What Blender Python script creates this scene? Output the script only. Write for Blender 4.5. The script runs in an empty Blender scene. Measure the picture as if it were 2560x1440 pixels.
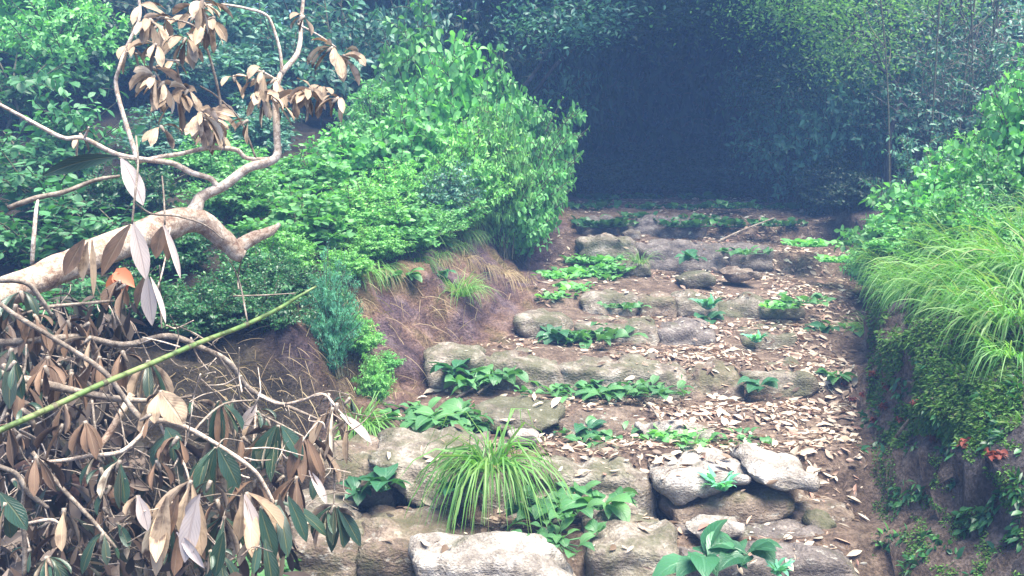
import bpy, math, random
import numpy as np
from mathutils import Vector, noise
from mathutils.bvhtree import BVHTree

rad = math.radians
SC = bpy.context.scene
COL = SC.collection
PI = math.pi

# ------------------------------------------------------------------ camera, sky, sun, exposure
CZ = 1.6                                    # eye height above the lower end of the trail
F = 2400.0                                  # focal length in photograph pixels (2560 wide)
PITCH = math.atan(300 / F)
cam_d = bpy.data.cameras.new("camera")
cam_d.sensor_width = 36.0
cam_d.lens = 36.0 * F / 2560.0
cam_d.clip_start = 0.05
cam_d.clip_end = 500.0
cam = bpy.data.objects.new("camera", cam_d)
COL.objects.link(cam)
cam.location = (0, 0, CZ)
cam.rotation_euler = (PI / 2 - PITCH, 0, 0)
SC.camera = cam

SUN_EL, SUN_ROT = 72.0, 130.0
world = bpy.data.worlds.new("World")
SC.world = world
world.use_nodes = True
wn = world.node_tree
bg = wn.nodes["Background"]
sky = wn.nodes.new("ShaderNodeTexSky")
sky.sky_type = 'NISHITA'
sky.sun_disc = False
sky.sun_elevation = rad(SUN_EL)
sky.sun_rotation = rad(SUN_ROT)
sky.altitude = 1800
sky.dust_density = 3.0
wn.links.new(sky.outputs[0], bg.inputs[0])
bg.inputs[1].default_value = 0.07

sun_d = bpy.data.lights.new("sun", 'SUN')
sun_d.energy = 3.0
sun_d.angle = rad(40)
sun_d.color = (1.0, 0.93, 0.82)
sun = bpy.data.objects.new("sun", sun_d)
COL.objects.link(sun)
sun.rotation_euler = (rad(90 - SUN_EL), 0, rad(180 - SUN_ROT))

SC.view_settings.view_transform = 'Standard'
SC.view_settings.look = 'None'
SC.view_settings.gamma = 1.0
SC.view_settings.use_curve_mapping = False
SC.view_settings.exposure = 2.5
SC.cycles.max_bounces = 8
SC.cycles.diffuse_bounces = 4
SC.cycles.transmission_bounces = 4
SC.cycles.transparent_max_bounces = 4
SC.cycles.volume_bounces = 1
SC.cycles.use_denoising = True

_cp, _sp = math.cos(PITCH), math.sin(PITCH)


def W(px, py, Y):
    """The point at forward distance Y that the photograph shows at pixel (px, py)."""
    u, v = (px - 1280) / F, (720 - py) / F
    dy, dz = _cp + v * _sp, -_sp + v * _cp
    s = Y / dy
    return Vector((u * s, Y, CZ + dz * s))


def sm(a, b, x):
    t = np.clip((x - a) / (b - a), 0, 1)
    return t * t * (3 - 2 * t)


def nrmz(a):
    return a / np.maximum(np.linalg.norm(a, axis=-1, keepdims=True), 1e-9)


# ------------------------------------------------------------------ object helpers
def tag(o, label=None, cat=None, group=None, kind=None):
    if label:
        o["label"] = label
    if cat:
        o["category"] = cat
    if group:
        o["group"] = group
    if kind:
        o["kind"] = kind
    return o


def link(name, me, parent=None, loc=None):
    o = bpy.data.objects.new(name, me)
    COL.objects.link(o)
    if parent is not None:
        o.parent = parent
    if loc is not None:
        o.location = loc
    return o


def empty(name, loc):
    o = bpy.data.objects.new(name, None)
    o.empty_display_size = 0.1
    COL.objects.link(o)
    o.location = loc
    return o


def copy_thing(root, loc, rz=0.0, scale=(1, 1, 1)):
    r = root.copy()
    COL.objects.link(r)
    r.location = loc
    r.rotation_euler = (0, 0, rz)
    r.scale = scale
    for k in ("label", "group", "category"):
        if k in r:
            del r[k]
    for ch in root.children:
        c = ch.copy()
        COL.objects.link(c)
        c.parent = r
    return r


class Buf:
    def __init__(self):
        self.v, self.l, self.t, self.uv, self.m, self.n = [], [], [], [], [], 0

    def add(self, v, loops, totals, uv=None, mat=0):
        v = np.asarray(v, dtype=np.float32).reshape(-1, 3)
        loops = np.asarray(loops, dtype=np.int32).ravel()
        totals = np.asarray(totals, dtype=np.int32).ravel()
        self.v.append(v)
        self.l.append(loops + self.n)
        self.t.append(totals)
        self.uv.append(np.zeros((len(loops), 2), np.float32) if uv is None else np.asarray(uv, np.float32).reshape(-1, 2))
        self.m.append(np.full(len(totals), mat, np.int32) if np.isscalar(mat) else np.asarray(mat, np.int32))
        self.n += len(v)

    def mesh(self, name, mats, smooth=True):
        me = bpy.data.meshes.new(name)
        v = np.concatenate(self.v)
        l = np.concatenate(self.l)
        t = np.concatenate(self.t)
        me.vertices.add(len(v))
        me.vertices.foreach_set("co", v.ravel())
        me.loops.add(len(l))
        me.loops.foreach_set("vertex_index", l)
        me.polygons.add(len(t))
        st = np.zeros(len(t), np.int32)
        st[1:] = np.cumsum(t)[:-1]
        me.polygons.foreach_set("loop_start", st)
        me.polygons.foreach_set("loop_total", t)
        me.polygons.foreach_set("material_index", np.concatenate(self.m))
        me.polygons.foreach_set("use_smooth", np.full(len(t), smooth, bool))
        u = me.uv_layers.new(name="leaf_uv")
        u.data.foreach_set("uv", np.concatenate(self.uv).ravel())
        for m in (mats if isinstance(mats, (list, tuple)) else [mats]):
            me.materials.append(m)
        me.update(calc_edges=True)
        return me


OVATE = [0.06, 0.75, 1.0, 0.7, 0.03]
OVATE_LO = [0.08, 1.0, 0.72, 0.02]
HEART = [0.45, 1.0, 0.9, 0.5, 0.02]
LANCE = [0.08, 0.32, 0.68, 0.93, 1.0, 0.8, 0.05]
PETIOLED = [0.07, 0.09, 0.55, 0.95, 1.0, 0.8, 0.45, 0.03]
BLADE = [0.8, 1.0, 0.85, 0.6, 0.1]
HANG = [0.1, 0.42, 0.72, 0.92, 1.0, 0.97, 0.8, 0.5, 0.05]
OBLONG = [0.1, 0.8, 1.0, 0.9, 0.08]


def blades(buf, P, D, L, Wd, droop, prof, up=None, roll=0.0, fold=0.2, mat=0, under=None, wave=None):
    """Leaves or grass blades: a bent mid-line with a folded strip on it; `under` adds a lower face with its own material."""
    P = np.asarray(P, float).reshape(-1, 3)
    N = len(P)
    D = nrmz(np.asarray(D, float).reshape(-1, 3))
    L = np.broadcast_to(np.asarray(L, float), (N,))
    Wd = np.broadcast_to(np.asarray(Wd, float), (N,))
    droop = np.broadcast_to(np.asarray(droop, float), (N,))
    roll = np.broadcast_to(np.asarray(roll, float), (N,))
    fold = np.broadcast_to(np.asarray(fold, float), (N,))
    prof = np.asarray(prof, float)
    R_ = len(prof)
    t = np.linspace(0, 1, R_)
    dirs = D[:, None, :] + droop[:, None, None] * t[None, :, None] * np.array([0, 0, -1.0])
    dirs = nrmz(dirs)
    step = (L / (R_ - 1))[:, None, None] * (dirs[:, :-1] + dirs[:, 1:]) * 0.5
    C = np.concatenate([np.zeros((N, 1, 3)), np.cumsum(step, axis=1)], axis=1) + P[:, None, :]
    if up is None:
        up = np.tile([0.0, 0.0, 1.0], (N, 1))
    up = np.asarray(up, float).reshape(-1, 3)
    ref = np.broadcast_to(up[:, None, :], dirs.shape)
    side = np.cross(dirs, ref)
    bad = np.linalg.norm(side, axis=-1) < 0.15
    if bad.any():
        alt = np.cross(dirs, np.array([0.35, -0.9, 0.25]))
        side = np.where(bad[..., None], alt, side)
    side = nrmz(side)
    sd = [side[:, 0]]
    for k_ in range(1, R_):                       # carry the side vector along the mid-line so that a blade never flips over
        v_ = sd[-1] - dirs[:, k_] * np.sum(sd[-1] * dirs[:, k_], -1, keepdims=True)
        sd.append(nrmz(v_))
    side = np.stack(sd, 1)
    n = np.cross(side, dirs)
    cr, sr = np.cos(roll)[:, None, None], np.sin(roll)[:, None, None]
    side, n = side * cr + n * sr, n * cr - side * sr
    hw = (Wd[:, None] * 0.5 * prof[None, :])[..., None]
    fo = fold[:, None, None]
    Lf = C - side * hw + n * hw * fo
    Rt = C + side * hw + n * hw * fo
    if wave is not None:
        w = wave * np.sin(t * 9.0)[None, :, None] * hw
        Lf = Lf + n * w
        Rt = Rt - n * w
    V = np.stack([Lf, C, Rt], axis=2)
    base = []
    uvq = []
    for r in range(R_ - 1):
        for c in range(2):
            base += [r * 3 + c, r * 3 + c + 1, (r + 1) * 3 + c + 1, (r + 1) * 3 + c]
            uvq += [(c / 2, t[r]), ((c + 1) / 2, t[r]), ((c + 1) / 2, t[r + 1]), (c / 2, t[r + 1])]
    base = np.array(base)
    q = len(base) // 4
    loops = (np.arange(N)[:, None] * (R_ * 3) + base[None, :]).ravel()
    uv = np.tile(np.array(uvq), (N, 1))
    buf.add(V.reshape(-1, 3), loops, np.full(N * q, 4), uv, mat)
    if under is not None:
        V2 = V - n[:, :, None, :] * 0.0009
        b2 = base.reshape(-1, 4)[:, [0, 3, 2, 1]].ravel()
        uv2 = np.tile(np.array(uvq).reshape(-1, 4, 2)[:, [0, 3, 2, 1]].reshape(-1, 2), (N, 1))
        loops2 = (np.arange(N)[:, None] * (R_ * 3) + b2[None, :]).ravel()
        buf.add(V2.reshape(-1, 3), loops2, np.full(N * q, 4), uv2, under)


def catmull(pts, k=5):
    pts = [np.asarray(p, float) for p in pts]
    if len(pts) < 3:
        return np.array([pts[0] + (pts[-1] - pts[0]) * i / k for i in range(k + 1)])
    P = [2 * pts[0] - pts[1]] + pts + [2 * pts[-1] - pts[-2]]
    out = []
    for i in range(1, len(P) - 2):
        p0, p1, p2, p3 = P[i - 1], P[i], P[i + 1], P[i + 2]
        for j in range(k):
            t = j / k
            out.append(0.5 * ((2 * p1) + (-p0 + p2) * t + (2 * p0 - 5 * p1 + 4 * p2 - p3) * t * t + (-p0 + 3 * p1 - 3 * p2 + p3) * t ** 3))
    out.append(pts[-1])
    return np.array(out)


def tube(buf, pts, radii, sides=8, mat=0, k=5, lump=0.0, cap=True, seed=0):
    """A bent, tapering round branch through pts."""
    C = catmull(pts, k)
    n = len(C)
    rr = np.interp(np.linspace(0, len(radii) - 1, n), np.arange(len(radii)), radii)
    T = nrmz(np.gradient(C, axis=0))
    ref = np.array([0.0, 0.0, 1.0]) if abs(T[0][2]) < 0.9 else np.array([1.0, 0, 0])
    s = np.cross(T[0], ref)
    s /= np.linalg.norm(s)
    V = []
    ang = np.linspace(0, 2 * PI, sides, endpoint=False)
    for i in range(n):
        s = s - T[i] * np.dot(s, T[i])
        s /= np.linalg.norm(s) + 1e-9
        b = np.cross(T[i], s)
        ring = []
        for a in ang:
            d = s * math.cos(a) + b * math.sin(a)
            r = rr[i]
            if lump:
                q = C[i] + d * r
                r *= 1 + lump * noise.noise(Vector((q[0] * 14 + seed, q[1] * 14, q[2] * 14))) + 0.6 * lump * noise.noise(Vector((q[0] * 45, q[1] * 45 + seed, q[2] * 45)))
            ring.append(C[i] + d * r)
        V += ring
    lo = []
    tt = []
    uv = []
    for i in range(n - 1):
        for j in range(sides):
            j2 = (j + 1) % sides
            lo += [i * sides + j, i * sides + j2, (i + 1) * sides + j2, (i + 1) * sides + j]
            tt.append(4)
            uv += [(j / sides, i / n), ((j + 1) / sides, i / n), ((j + 1) / sides, (i + 1) / n), (j / sides, (i + 1) / n)]
    if cap:
        lo += list(range(sides))[::-1]
        tt.append(sides)
        lo += [(n - 1) * sides + j for j in range(sides)]
        tt.append(sides)
        uv += [(0, 0)] * (2 * sides)
    buf.add(np.array(V), lo, tt, uv, mat)


# ------------------------------------------------------------------ materials
def new_mat(name):
    m = bpy.data.materials.new(name)
    m.use_nodes = True
    nt = m.node_tree
    return m, nt, nt.nodes["Principled BSDF"], nt.nodes["Material Output"]


def ramp(nt, stops, interp='LINEAR'):
    r = nt.nodes.new("ShaderNodeValToRGB")
    r.color_ramp.interpolation = interp
    e = r.color_ramp.elements
    while len(e) < len(stops):
        e.new(0.5)
    for i, (p, c) in enumerate(stops):
        e[i].position = p
        e[i].color = (c[0], c[1], c[2], 1)
    return r


def leaf_mat(name, cols, rough=0.42, trans=0.3, tcol=None, spec=0.5, vein=0.0, veincol=(0.2, 0.35, 0.12), spots=None):
    m, nt, p, out = new_mat(name)
    N, Lk = nt.nodes, nt.links
    geo = N.new("ShaderNodeNewGeometry")
    rp = ramp(nt, [(i / max(1, len(cols) - 1), c) for i, c in enumerate(cols)])
    Lk.new(geo.outputs["Random Per Island"], rp.inputs[0])
    col = rp.outputs[0]
    oi = N.new("ShaderNodeObjectInfo")
    hs = N.new("ShaderNodeHueSaturation")
    mv = N.new("ShaderNodeMapRange")
    mv.inputs[3].default_value, mv.inputs[4].default_value = 0.8, 1.2
    Lk.new(oi.outputs["Random"], mv.inputs[0])
    Lk.new(mv.outputs[0], hs.inputs["Value"])
    Lk.new(col, hs.inputs["Color"])
    col = hs.outputs[0]
    if spots is not None:
        tc = N.new("ShaderNodeTexCoord")
        nz = N.new("ShaderNodeTexNoise")
        nz.inputs["Scale"].default_value = 28
        nz.inputs["Detail"].default_value = 5
        Lk.new(tc.outputs["Object"], nz.inputs["Vector"])
        r2 = ramp(nt, [(0.5, (0, 0, 0)), (0.66, (1, 1, 1))])
        Lk.new(nz.outputs[0], r2.inputs[0])
        mx = N.new("ShaderNodeMixRGB")
        mx.inputs[2].default_value = (*spots, 1)
        Lk.new(r2.outputs[0], mx.inputs[0])
        Lk.new(col, mx.inputs[1])
        col = mx.outputs[0]
    if vein:
        uv = N.new("ShaderNodeUVMap")
        sx = N.new("ShaderNodeSeparateXYZ")
        Lk.new(uv.outputs[0], sx.inputs[0])
        a = N.new("ShaderNodeMath"); a.operation = 'SUBTRACT'; a.inputs[1].default_value = 0.5
        Lk.new(sx.outputs[0], a.inputs[0])
        ab = N.new("ShaderNodeMath"); ab.operation = 'ABSOLUTE'
        Lk.new(a.outputs[0], ab.inputs[0])
        # side veins: v*10 - |u|*5
        m1 = N.new("ShaderNodeMath"); m1.operation = 'MULTIPLY'; m1.inputs[1].default_value = 9
        Lk.new(sx.outputs[1], m1.inputs[0])
        m2 = N.new("ShaderNodeMath"); m2.operation = 'MULTIPLY_ADD'; m2.inputs[1].default_value = -6
        Lk.new(ab.outputs[0], m2.inputs[0]); Lk.new(m1.outputs[0], m2.inputs[2])
        fr = N.new("ShaderNodeMath"); fr.operation = 'FRACT'
        Lk.new(m2.outputs[0], fr.inputs[0])
        rv = ramp(nt, [(0.0, (0.6, 0.6, 0.6)), (0.12, (0, 0, 0)), (0.9, (0, 0, 0)), (1.0, (0.6, 0.6, 0.6))])
        Lk.new(fr.outputs[0], rv.inputs[0])
        rm = ramp(nt, [(0.0, (1, 1, 1)), (0.03, (0.9, 0.9, 0.9)), (0.06, (0, 0, 0))])
        Lk.new(ab.outputs[0], rm.inputs[0])
        mxv = N.new("ShaderNodeMath"); mxv.operation = 'MAXIMUM'
        Lk.new(rv.outputs[0], mxv.inputs[0]); Lk.new(rm.outputs[0], mxv.inputs[1])
        sc = N.new("ShaderNodeMath"); sc.operation = 'MULTIPLY'; sc.inputs[1].default_value = vein
        Lk.new(mxv.outputs[0], sc.inputs[0])
        mx = N.new("ShaderNodeMixRGB")
        mx.inputs[2].default_value = (*veincol, 1)
        Lk.new(sc.outputs[0], mx.inputs[0]); Lk.new(col, mx.inputs[1])
        col = mx.outputs[0]
        bp = N.new("ShaderNodeBump"); bp.inputs["Strength"].default_value = 0.5; bp.inputs["Distance"].default_value = 0.004
        bp.invert = True
        Lk.new(mxv.outputs[0], bp.inputs["Height"])
        Lk.new(bp.outputs[0], p.inputs["Normal"])
    Lk.new(col, p.inputs["Base Color"])
    p.inputs["Roughness"].default_value = rough
    p.inputs["Specular IOR Level"].default_value = spec
    if trans:
        tr = N.new("ShaderNodeBsdfTranslucent")
        if tcol is None:
            g = N.new("ShaderNodeMixRGB"); g.blend_type = 'MULTIPLY'; g.inputs[0].default_value = 1
            g.inputs[2].default_value = (1.5, 1.7, 0.7, 1)
            Lk.new(col, g.inputs[1])
            Lk.new(g.outputs[0], tr.inputs[0])
        else:
            tr.inputs[0].default_value = (*tcol, 1)
        ms = N.new("ShaderNodeMixShader"); ms.inputs[0].default_value = trans
        Lk.new(p.outputs[0], ms.inputs[1]); Lk.new(tr.outputs[0], ms.inputs[2])
        Lk.new(ms.outputs[0], out.inputs[0])
    return m


def bark_mat(name, c1, c2, c3, scale=20, stretch=(1, 1, 1), bump=0.5, rough=0.8):
    m, nt, p, out = new_mat(name)
    N, Lk = nt.nodes, nt.links
    tc = N.new("ShaderNodeTexCoord")
    mp = N.new("ShaderNodeMapping"); mp.inputs["Scale"].default_value = stretch
    Lk.new(tc.outputs["Object"], mp.inputs[0])
    nz = N.new("ShaderNodeTexNoise"); nz.inputs["Scale"].default_value = scale; nz.inputs["Detail"].default_value = 8; nz.inputs["Roughness"].default_value = 0.7
    Lk.new(mp.outputs[0], nz.inputs["Vector"])
    rp = ramp(nt, [(0.36, c1), (0.5, c2), (0.64, c3)])
    Lk.new(nz.outputs[0], rp.inputs[0])
    vo = N.new("ShaderNodeTexVoronoi"); vo.feature = 'DISTANCE_TO_EDGE'; vo.inputs["Scale"].default_value = scale * 2.2
    dis = N.new("ShaderNodeMixRGB"); dis.inputs[0].default_value = 0.08
    Lk.new(mp.outputs[0], dis.inputs[1]); Lk.new(nz.outputs["Color"], dis.inputs[2])
    Lk.new(dis.outputs[0], vo.inputs["Vector"])
    rc = ramp(nt, [(0.0, (0.36, 0.28, 0.24)), (0.11, (1, 1, 1))])
    Lk.new(vo.outputs[0], rc.inputs[0])
    mx = N.new("ShaderNodeMixRGB"); mx.blend_type = 'MULTIPLY'; mx.inputs[0].default_value = 0.85
    Lk.new(rp.outputs[0], mx.inputs[1]); Lk.new(rc.outputs[0], mx.inputs[2])
    Lk.new(mx.outputs[0], p.inputs["Base Color"])
    p.inputs["Roughness"].default_value = rough
    bp = N.new("ShaderNodeBump"); bp.inputs["Strength"].default_value = bump; bp.inputs["Distance"].default_value = 0.01
    Lk.new(nz.outputs[0], bp.inputs["Height"])
    Lk.new(bp.outputs[0], p.inputs["Normal"])
    return m


def stone_mat(name, dark, mid, light, moss=0.3, scale=1.0, seed=0.0, mosscol=(0.06, 0.068, 0.022)):
    m, nt, p, out = new_mat(name)
    N, Lk = nt.nodes, nt.links
    tc = N.new("ShaderNodeTexCoord")
    mp = N.new("ShaderNodeMapping"); mp.inputs["Location"].default_value = (seed, seed * 0.7, 0); mp.inputs["Scale"].default_value = (scale, scale, scale * 1.6)
    Lk.new(tc.outputs["Object"], mp.inputs[0])
    n1 = N.new("ShaderNodeTexNoise"); n1.inputs["Scale"].default_value = 6; n1.inputs["Detail"].default_value = 10; n1.inputs["Roughness"].default_value = 0.68
    Lk.new(mp.outputs[0], n1.inputs["Vector"])
    rp = ramp(nt, [(0.32, dark), (0.48, mid), (0.62, light)])
    Lk.new(n1.outputs[0], rp.inputs[0])
    # fine grain
    n2 = N.new("ShaderNodeTexNoise"); n2.inputs["Scale"].default_value = 70; n2.inputs["Detail"].default_value = 4
    Lk.new(mp.outputs[0], n2.inputs["Vector"])
    rg = ramp(nt, [(0.35, (0.62, 0.6, 0.58)), (0.6, (1.1, 1.1, 1.1))])
    Lk.new(n2.outputs[0], rg.inputs[0])
    mg = N.new("ShaderNodeMixRGB"); mg.blend_type = 'MULTIPLY'; mg.inputs[0].default_value = 0.7
    Lk.new(rp.outputs[0], mg.inputs[1]); Lk.new(rg.outputs[0], mg.inputs[2])
    # lichen flecks
    vo = N.new("ShaderNodeTexNoise"); vo.inputs["Scale"].default_value = 17; vo.inputs["Detail"].default_value = 6; vo.inputs["Roughness"].default_value = 0.75
    Lk.new(mp.outputs[0], vo.inputs["Vector"])
    rl = ramp(nt, [(0.57, (0, 0, 0)), (0.63, (1, 1, 1))])
    Lk.new(vo.outputs[0], rl.inputs[0])
    ml = N.new("ShaderNodeMixRGB"); ml.inputs[2].default_value = (0.42, 0.41, 0.36, 1)
    lk = N.new("ShaderNodeMath"); lk.operation = 'MULTIPLY'; lk.inputs[1].default_value = 0.55
    Lk.new(rl.outputs[0], lk.inputs[0]); Lk.new(lk.outputs[0], ml.inputs[0]); Lk.new(mg.outputs[0], ml.inputs[1])
    # dark cracks
    wv = N.new("ShaderNodeTexVoronoi"); wv.feature = 'DISTANCE_TO_EDGE'; wv.inputs["Scale"].default_value = 5
    dz = N.new("ShaderNodeMixRGB"); dz.inputs[0].default_value = 0.35
    Lk.new(mp.outputs[0], dz.inputs[1]); Lk.new(n1.outputs["Color"], dz.inputs[2])
    Lk.new(dz.outputs[0], wv.inputs["Vector"])
    rc = ramp(nt, [(0.0, (0.35, 0.32, 0.3)), (0.03, (1, 1, 1))])
    Lk.new(wv.outputs[0], rc.inputs[0])
    mc = N.new("ShaderNodeMixRGB"); mc.blend_type = 'MULTIPLY'; mc.inputs[0].default_value = 0.7
    Lk.new(ml.outputs[0], mc.inputs[1]); Lk.new(rc.outputs[0], mc.inputs[2])
    # moss / algae patches
    n3 = N.new("ShaderNodeTexNoise"); n3.inputs["Scale"].default_value = 4.2; n3.inputs["Detail"].default_value = 9; n3.inputs["Roughness"].default_value = 0.7
    mp2 = N.new("ShaderNodeMapping"); mp2.inputs["Location"].default_value = (3.1 + seed, 7.7, 1.3)
    Lk.new(tc.outputs["Object"], mp2.inputs[0]); Lk.new(mp2.outputs[0], n3.inputs["Vector"])
    rm = ramp(nt, [(0.62 - moss * 0.3, (0, 0, 0)), (0.74 - moss * 0.3, (1, 1, 1))])
    Lk.new(n3.outputs[0], rm.inputs[0])
    mk = N.new("ShaderNodeMath"); mk.operation = 'MULTIPLY'; mk.inputs[1].default_value = 0.65
    Lk.new(rm.outputs[0], mk.inputs[0])
    mm = N.new("ShaderNodeMixRGB"); mm.inputs[2].default_value = (*mosscol, 1)
    Lk.new(mk.outputs[0], mm.inputs[0]); Lk.new(mc.outputs[0], mm.inputs[1])
    Lk.new(mm.outputs[0], p.inputs["Base Color"])
    p.inputs["Roughness"].default_value = 0.85
    ad = N.new("ShaderNodeMath"); ad.operation = 'MULTIPLY_ADD'; ad.inputs[1].default_value = 0.55
    Lk.new(n2.outputs[0], ad.inputs[0]); Lk.new(n1.outputs[0], ad.inputs[2])
    bp = N.new("ShaderNodeBump"); bp.inputs["Strength"].default_value = 0.85; bp.inputs["Distance"].default_value = 0.03
    Lk.new(ad.outputs[0], bp.inputs["Height"])
    Lk.new(bp.outputs[0], p.inputs["Normal"])
    return m


M = {}
M['grey_stone'] = stone_mat("grey_stone", (0.075, 0.06, 0.045), (0.175, 0.145, 0.112), (0.34, 0.30, 0.25), 0.45)
M['pale_stone'] = stone_mat("pale_stone", (0.13, 0.108, 0.088), (0.27, 0.24, 0.205), (0.46, 0.43, 0.39), 0.16, 1.3, 2.0)
M['brown_stone'] = stone_mat("brown_stone", (0.06, 0.042, 0.028), (0.135, 0.098, 0.07), (0.26, 0.205, 0.155), 0.42, 1.0, 5.0)
M['mossy_stone'] = stone_mat("mossy_stone", (0.06, 0.05, 0.036), (0.13, 0.11, 0.082), (0.24, 0.21, 0.17), 0.75, 1.1, 9.0)
M['dull_stone'] = stone_mat("dull_stone", (0.06, 0.05, 0.044), (0.12, 0.10, 0.088), (0.22, 0.19, 0.17), 0.25, 1.2, 12.0)

M['nettle'] = leaf_mat("nettle_leaf", [(0.064, 0.194, 0.06), (0.101, 0.3, 0.089), (0.148, 0.406, 0.119), (0.204, 0.494, 0.15)], 0.5, 0.32)
M['broad'] = leaf_mat("broad_leaf", [(0.03, 0.115, 0.039), (0.045, 0.162, 0.056), (0.067, 0.23, 0.078), (0.089, 0.27, 0.099)], 0.42, 0.25, vein=0.35, veincol=(0.10, 0.26, 0.11))
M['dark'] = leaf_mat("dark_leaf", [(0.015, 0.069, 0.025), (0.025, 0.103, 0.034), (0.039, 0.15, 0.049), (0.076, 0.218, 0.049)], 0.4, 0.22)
M['fine'] = leaf_mat("fine_leaf", [(0.086, 0.233, 0.07), (0.13, 0.341, 0.095), (0.189, 0.467, 0.126), (0.292, 0.574, 0.156)], 0.5, 0.35)
M['blue'] = leaf_mat("blue_green_leaf", [(0.03, 0.105, 0.075), (0.053, 0.15, 0.105), (0.075, 0.21, 0.135), (0.135, 0.3, 0.18)], 0.45, 0.25)
M['feather'] = leaf_mat("feathery_leaf", [(0.074, 0.256, 0.15), (0.106, 0.346, 0.21), (0.15, 0.42, 0.27)], 0.6, 0.3)
M['lime'] = leaf_mat("lime_leaf", [(0.094, 0.206, 0.056), (0.14, 0.3, 0.094), (0.206, 0.393, 0.131)], 0.5, 0.4)
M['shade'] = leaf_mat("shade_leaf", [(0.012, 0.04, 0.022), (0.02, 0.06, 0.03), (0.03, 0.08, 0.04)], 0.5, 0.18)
M['grass'] = leaf_mat("grass_blade", [(0.072, 0.192, 0.042), (0.108, 0.276, 0.06), (0.168, 0.36, 0.084), (0.108, 0.276, 0.06), (0.168, 0.36, 0.084), (0.072, 0.192, 0.042), (0.264, 0.408, 0.12), (0.168, 0.36, 0.084), (0.26, 0.24, 0.12)], 0.5, 0.35)
M['bright_grass'] = leaf_mat("bright_grass_blade", [(0.071, 0.212, 0.046), (0.105, 0.294, 0.074), (0.155, 0.368, 0.102), (0.233, 0.423, 0.147), (0.119, 0.26, 0.07), (0.306, 0.32, 0.17)], 0.5, 0.4)
M['dry_grass'] = leaf_mat("dry_grass_blade", [(0.16, 0.11, 0.06), (0.26, 0.19, 0.11), (0.36, 0.29, 0.17)], 0.7, 0.2)
M['moss'] = leaf_mat("moss_frond", [(0.03, 0.085, 0.012), (0.05, 0.14, 0.02), (0.09, 0.21, 0.03), (0.06, 0.16, 0.025), (0.12, 0.17, 0.03)], 0.7, 0.25)
M['red'] = leaf_mat("red_leaf", [(0.14, 0.025, 0.014), (0.21, 0.042, 0.021), (0.112, 0.035, 0.021)], 0.6, 0.25)
M['rosette'] = leaf_mat("rosette_leaf", [(0.045, 0.15, 0.05), (0.07, 0.21, 0.072), (0.11, 0.27, 0.09)], 0.42, 0.25, vein=0.45, veincol=(0.16, 0.32, 0.14))
M['rosette_dark'] = leaf_mat("dark_rosette_leaf", [(0.022, 0.095, 0.04), (0.033, 0.13, 0.056), (0.055, 0.18, 0.08)], 0.38, 0.2, vein=0.45, veincol=(0.10, 0.25, 0.14))
M['dry_leaf'] = leaf_mat("dry_leaf", [(0.072, 0.051, 0.037), (0.179, 0.124, 0.086), (0.326, 0.233, 0.16), (0.489, 0.373, 0.266), (0.348, 0.188, 0.139), (0.6, 0.511, 0.38), (0.237, 0.15, 0.109), (0.668, 0.632, 0.498), (0.09, 0.055, 0.035), (0.2, 0.14, 0.09)], 0.6, 0.12, tcol=(0.4, 0.22, 0.12))
M['tan_under'] = leaf_mat("tan_leaf_underside", [(0.371, 0.265, 0.173), (0.56, 0.411, 0.275), (0.714, 0.547, 0.388), (0.78, 0.717, 0.553)], 0.75, 0.0, spots=(0.11, 0.07, 0.045), vein=0.5, veincol=(0.30, 0.21, 0.15))
M['tan_upper'] = leaf_mat("tan_leaf_upper", [(0.249, 0.173, 0.107), (0.416, 0.298, 0.19), (0.588, 0.45, 0.304)], 0.6, 0.0, spots=(0.11, 0.07, 0.045), vein=0.4, veincol=(0.55, 0.42, 0.28))
M['green_upper'] = leaf_mat("wilted_leaf_upper", [(0.013, 0.035, 0.019), (0.022, 0.052, 0.03), (0.026, 0.065, 0.043), (0.043, 0.039, 0.022)], 0.35, 0.0, vein=0.32, veincol=(0.26, 0.22, 0.08))
M['brown_leaf'] = leaf_mat("brown_dead_leaf", [(0.091, 0.05, 0.027), (0.171, 0.099, 0.058), (0.272, 0.171, 0.107)], 0.65, 0.0, spots=(0.11, 0.07, 0.045), vein=0.4, veincol=(0.32, 0.24, 0.16))
M['pale_bark'] = bark_mat("pale_bark", (0.24, 0.14, 0.09), (0.47, 0.355, 0.26), (0.70, 0.60, 0.48), 24, (1, 1, 1.0), 0.9)
M['limb_bark'] = bark_mat("limb_bark", (0.40, 0.31, 0.24), (0.58, 0.48, 0.38), (0.70, 0.62, 0.53), 18)
M['twig_bark'] = bark_mat("twig_bark", (0.11, 0.085, 0.065), (0.24, 0.195, 0.15), (0.42, 0.36, 0.29), 26)
M['stem'] = bark_mat("stem_bark", (0.05, 0.06, 0.03), (0.10, 0.10, 0.05), (0.17, 0.15, 0.09), 20)
M['trunk'] = bark_mat("trunk_bark", (0.03, 0.025, 0.02), (0.07, 0.06, 0.05), (0.12, 0.11, 0.10), 9, (1, 1, 0.25))
M['red_log'] = bark_mat("reddish_log_bark", (0.07, 0.035, 0.022), (0.16, 0.08, 0.05), (0.26, 0.17, 0.11), 10, (0.35, 1, 1))
M['cane'] = bark_mat("green_cane", (0.07, 0.13, 0.035), (0.12, 0.20, 0.055), (0.24, 0.28, 0.11), 9, (1, 1, 1), 0.05, 0.4)


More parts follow.
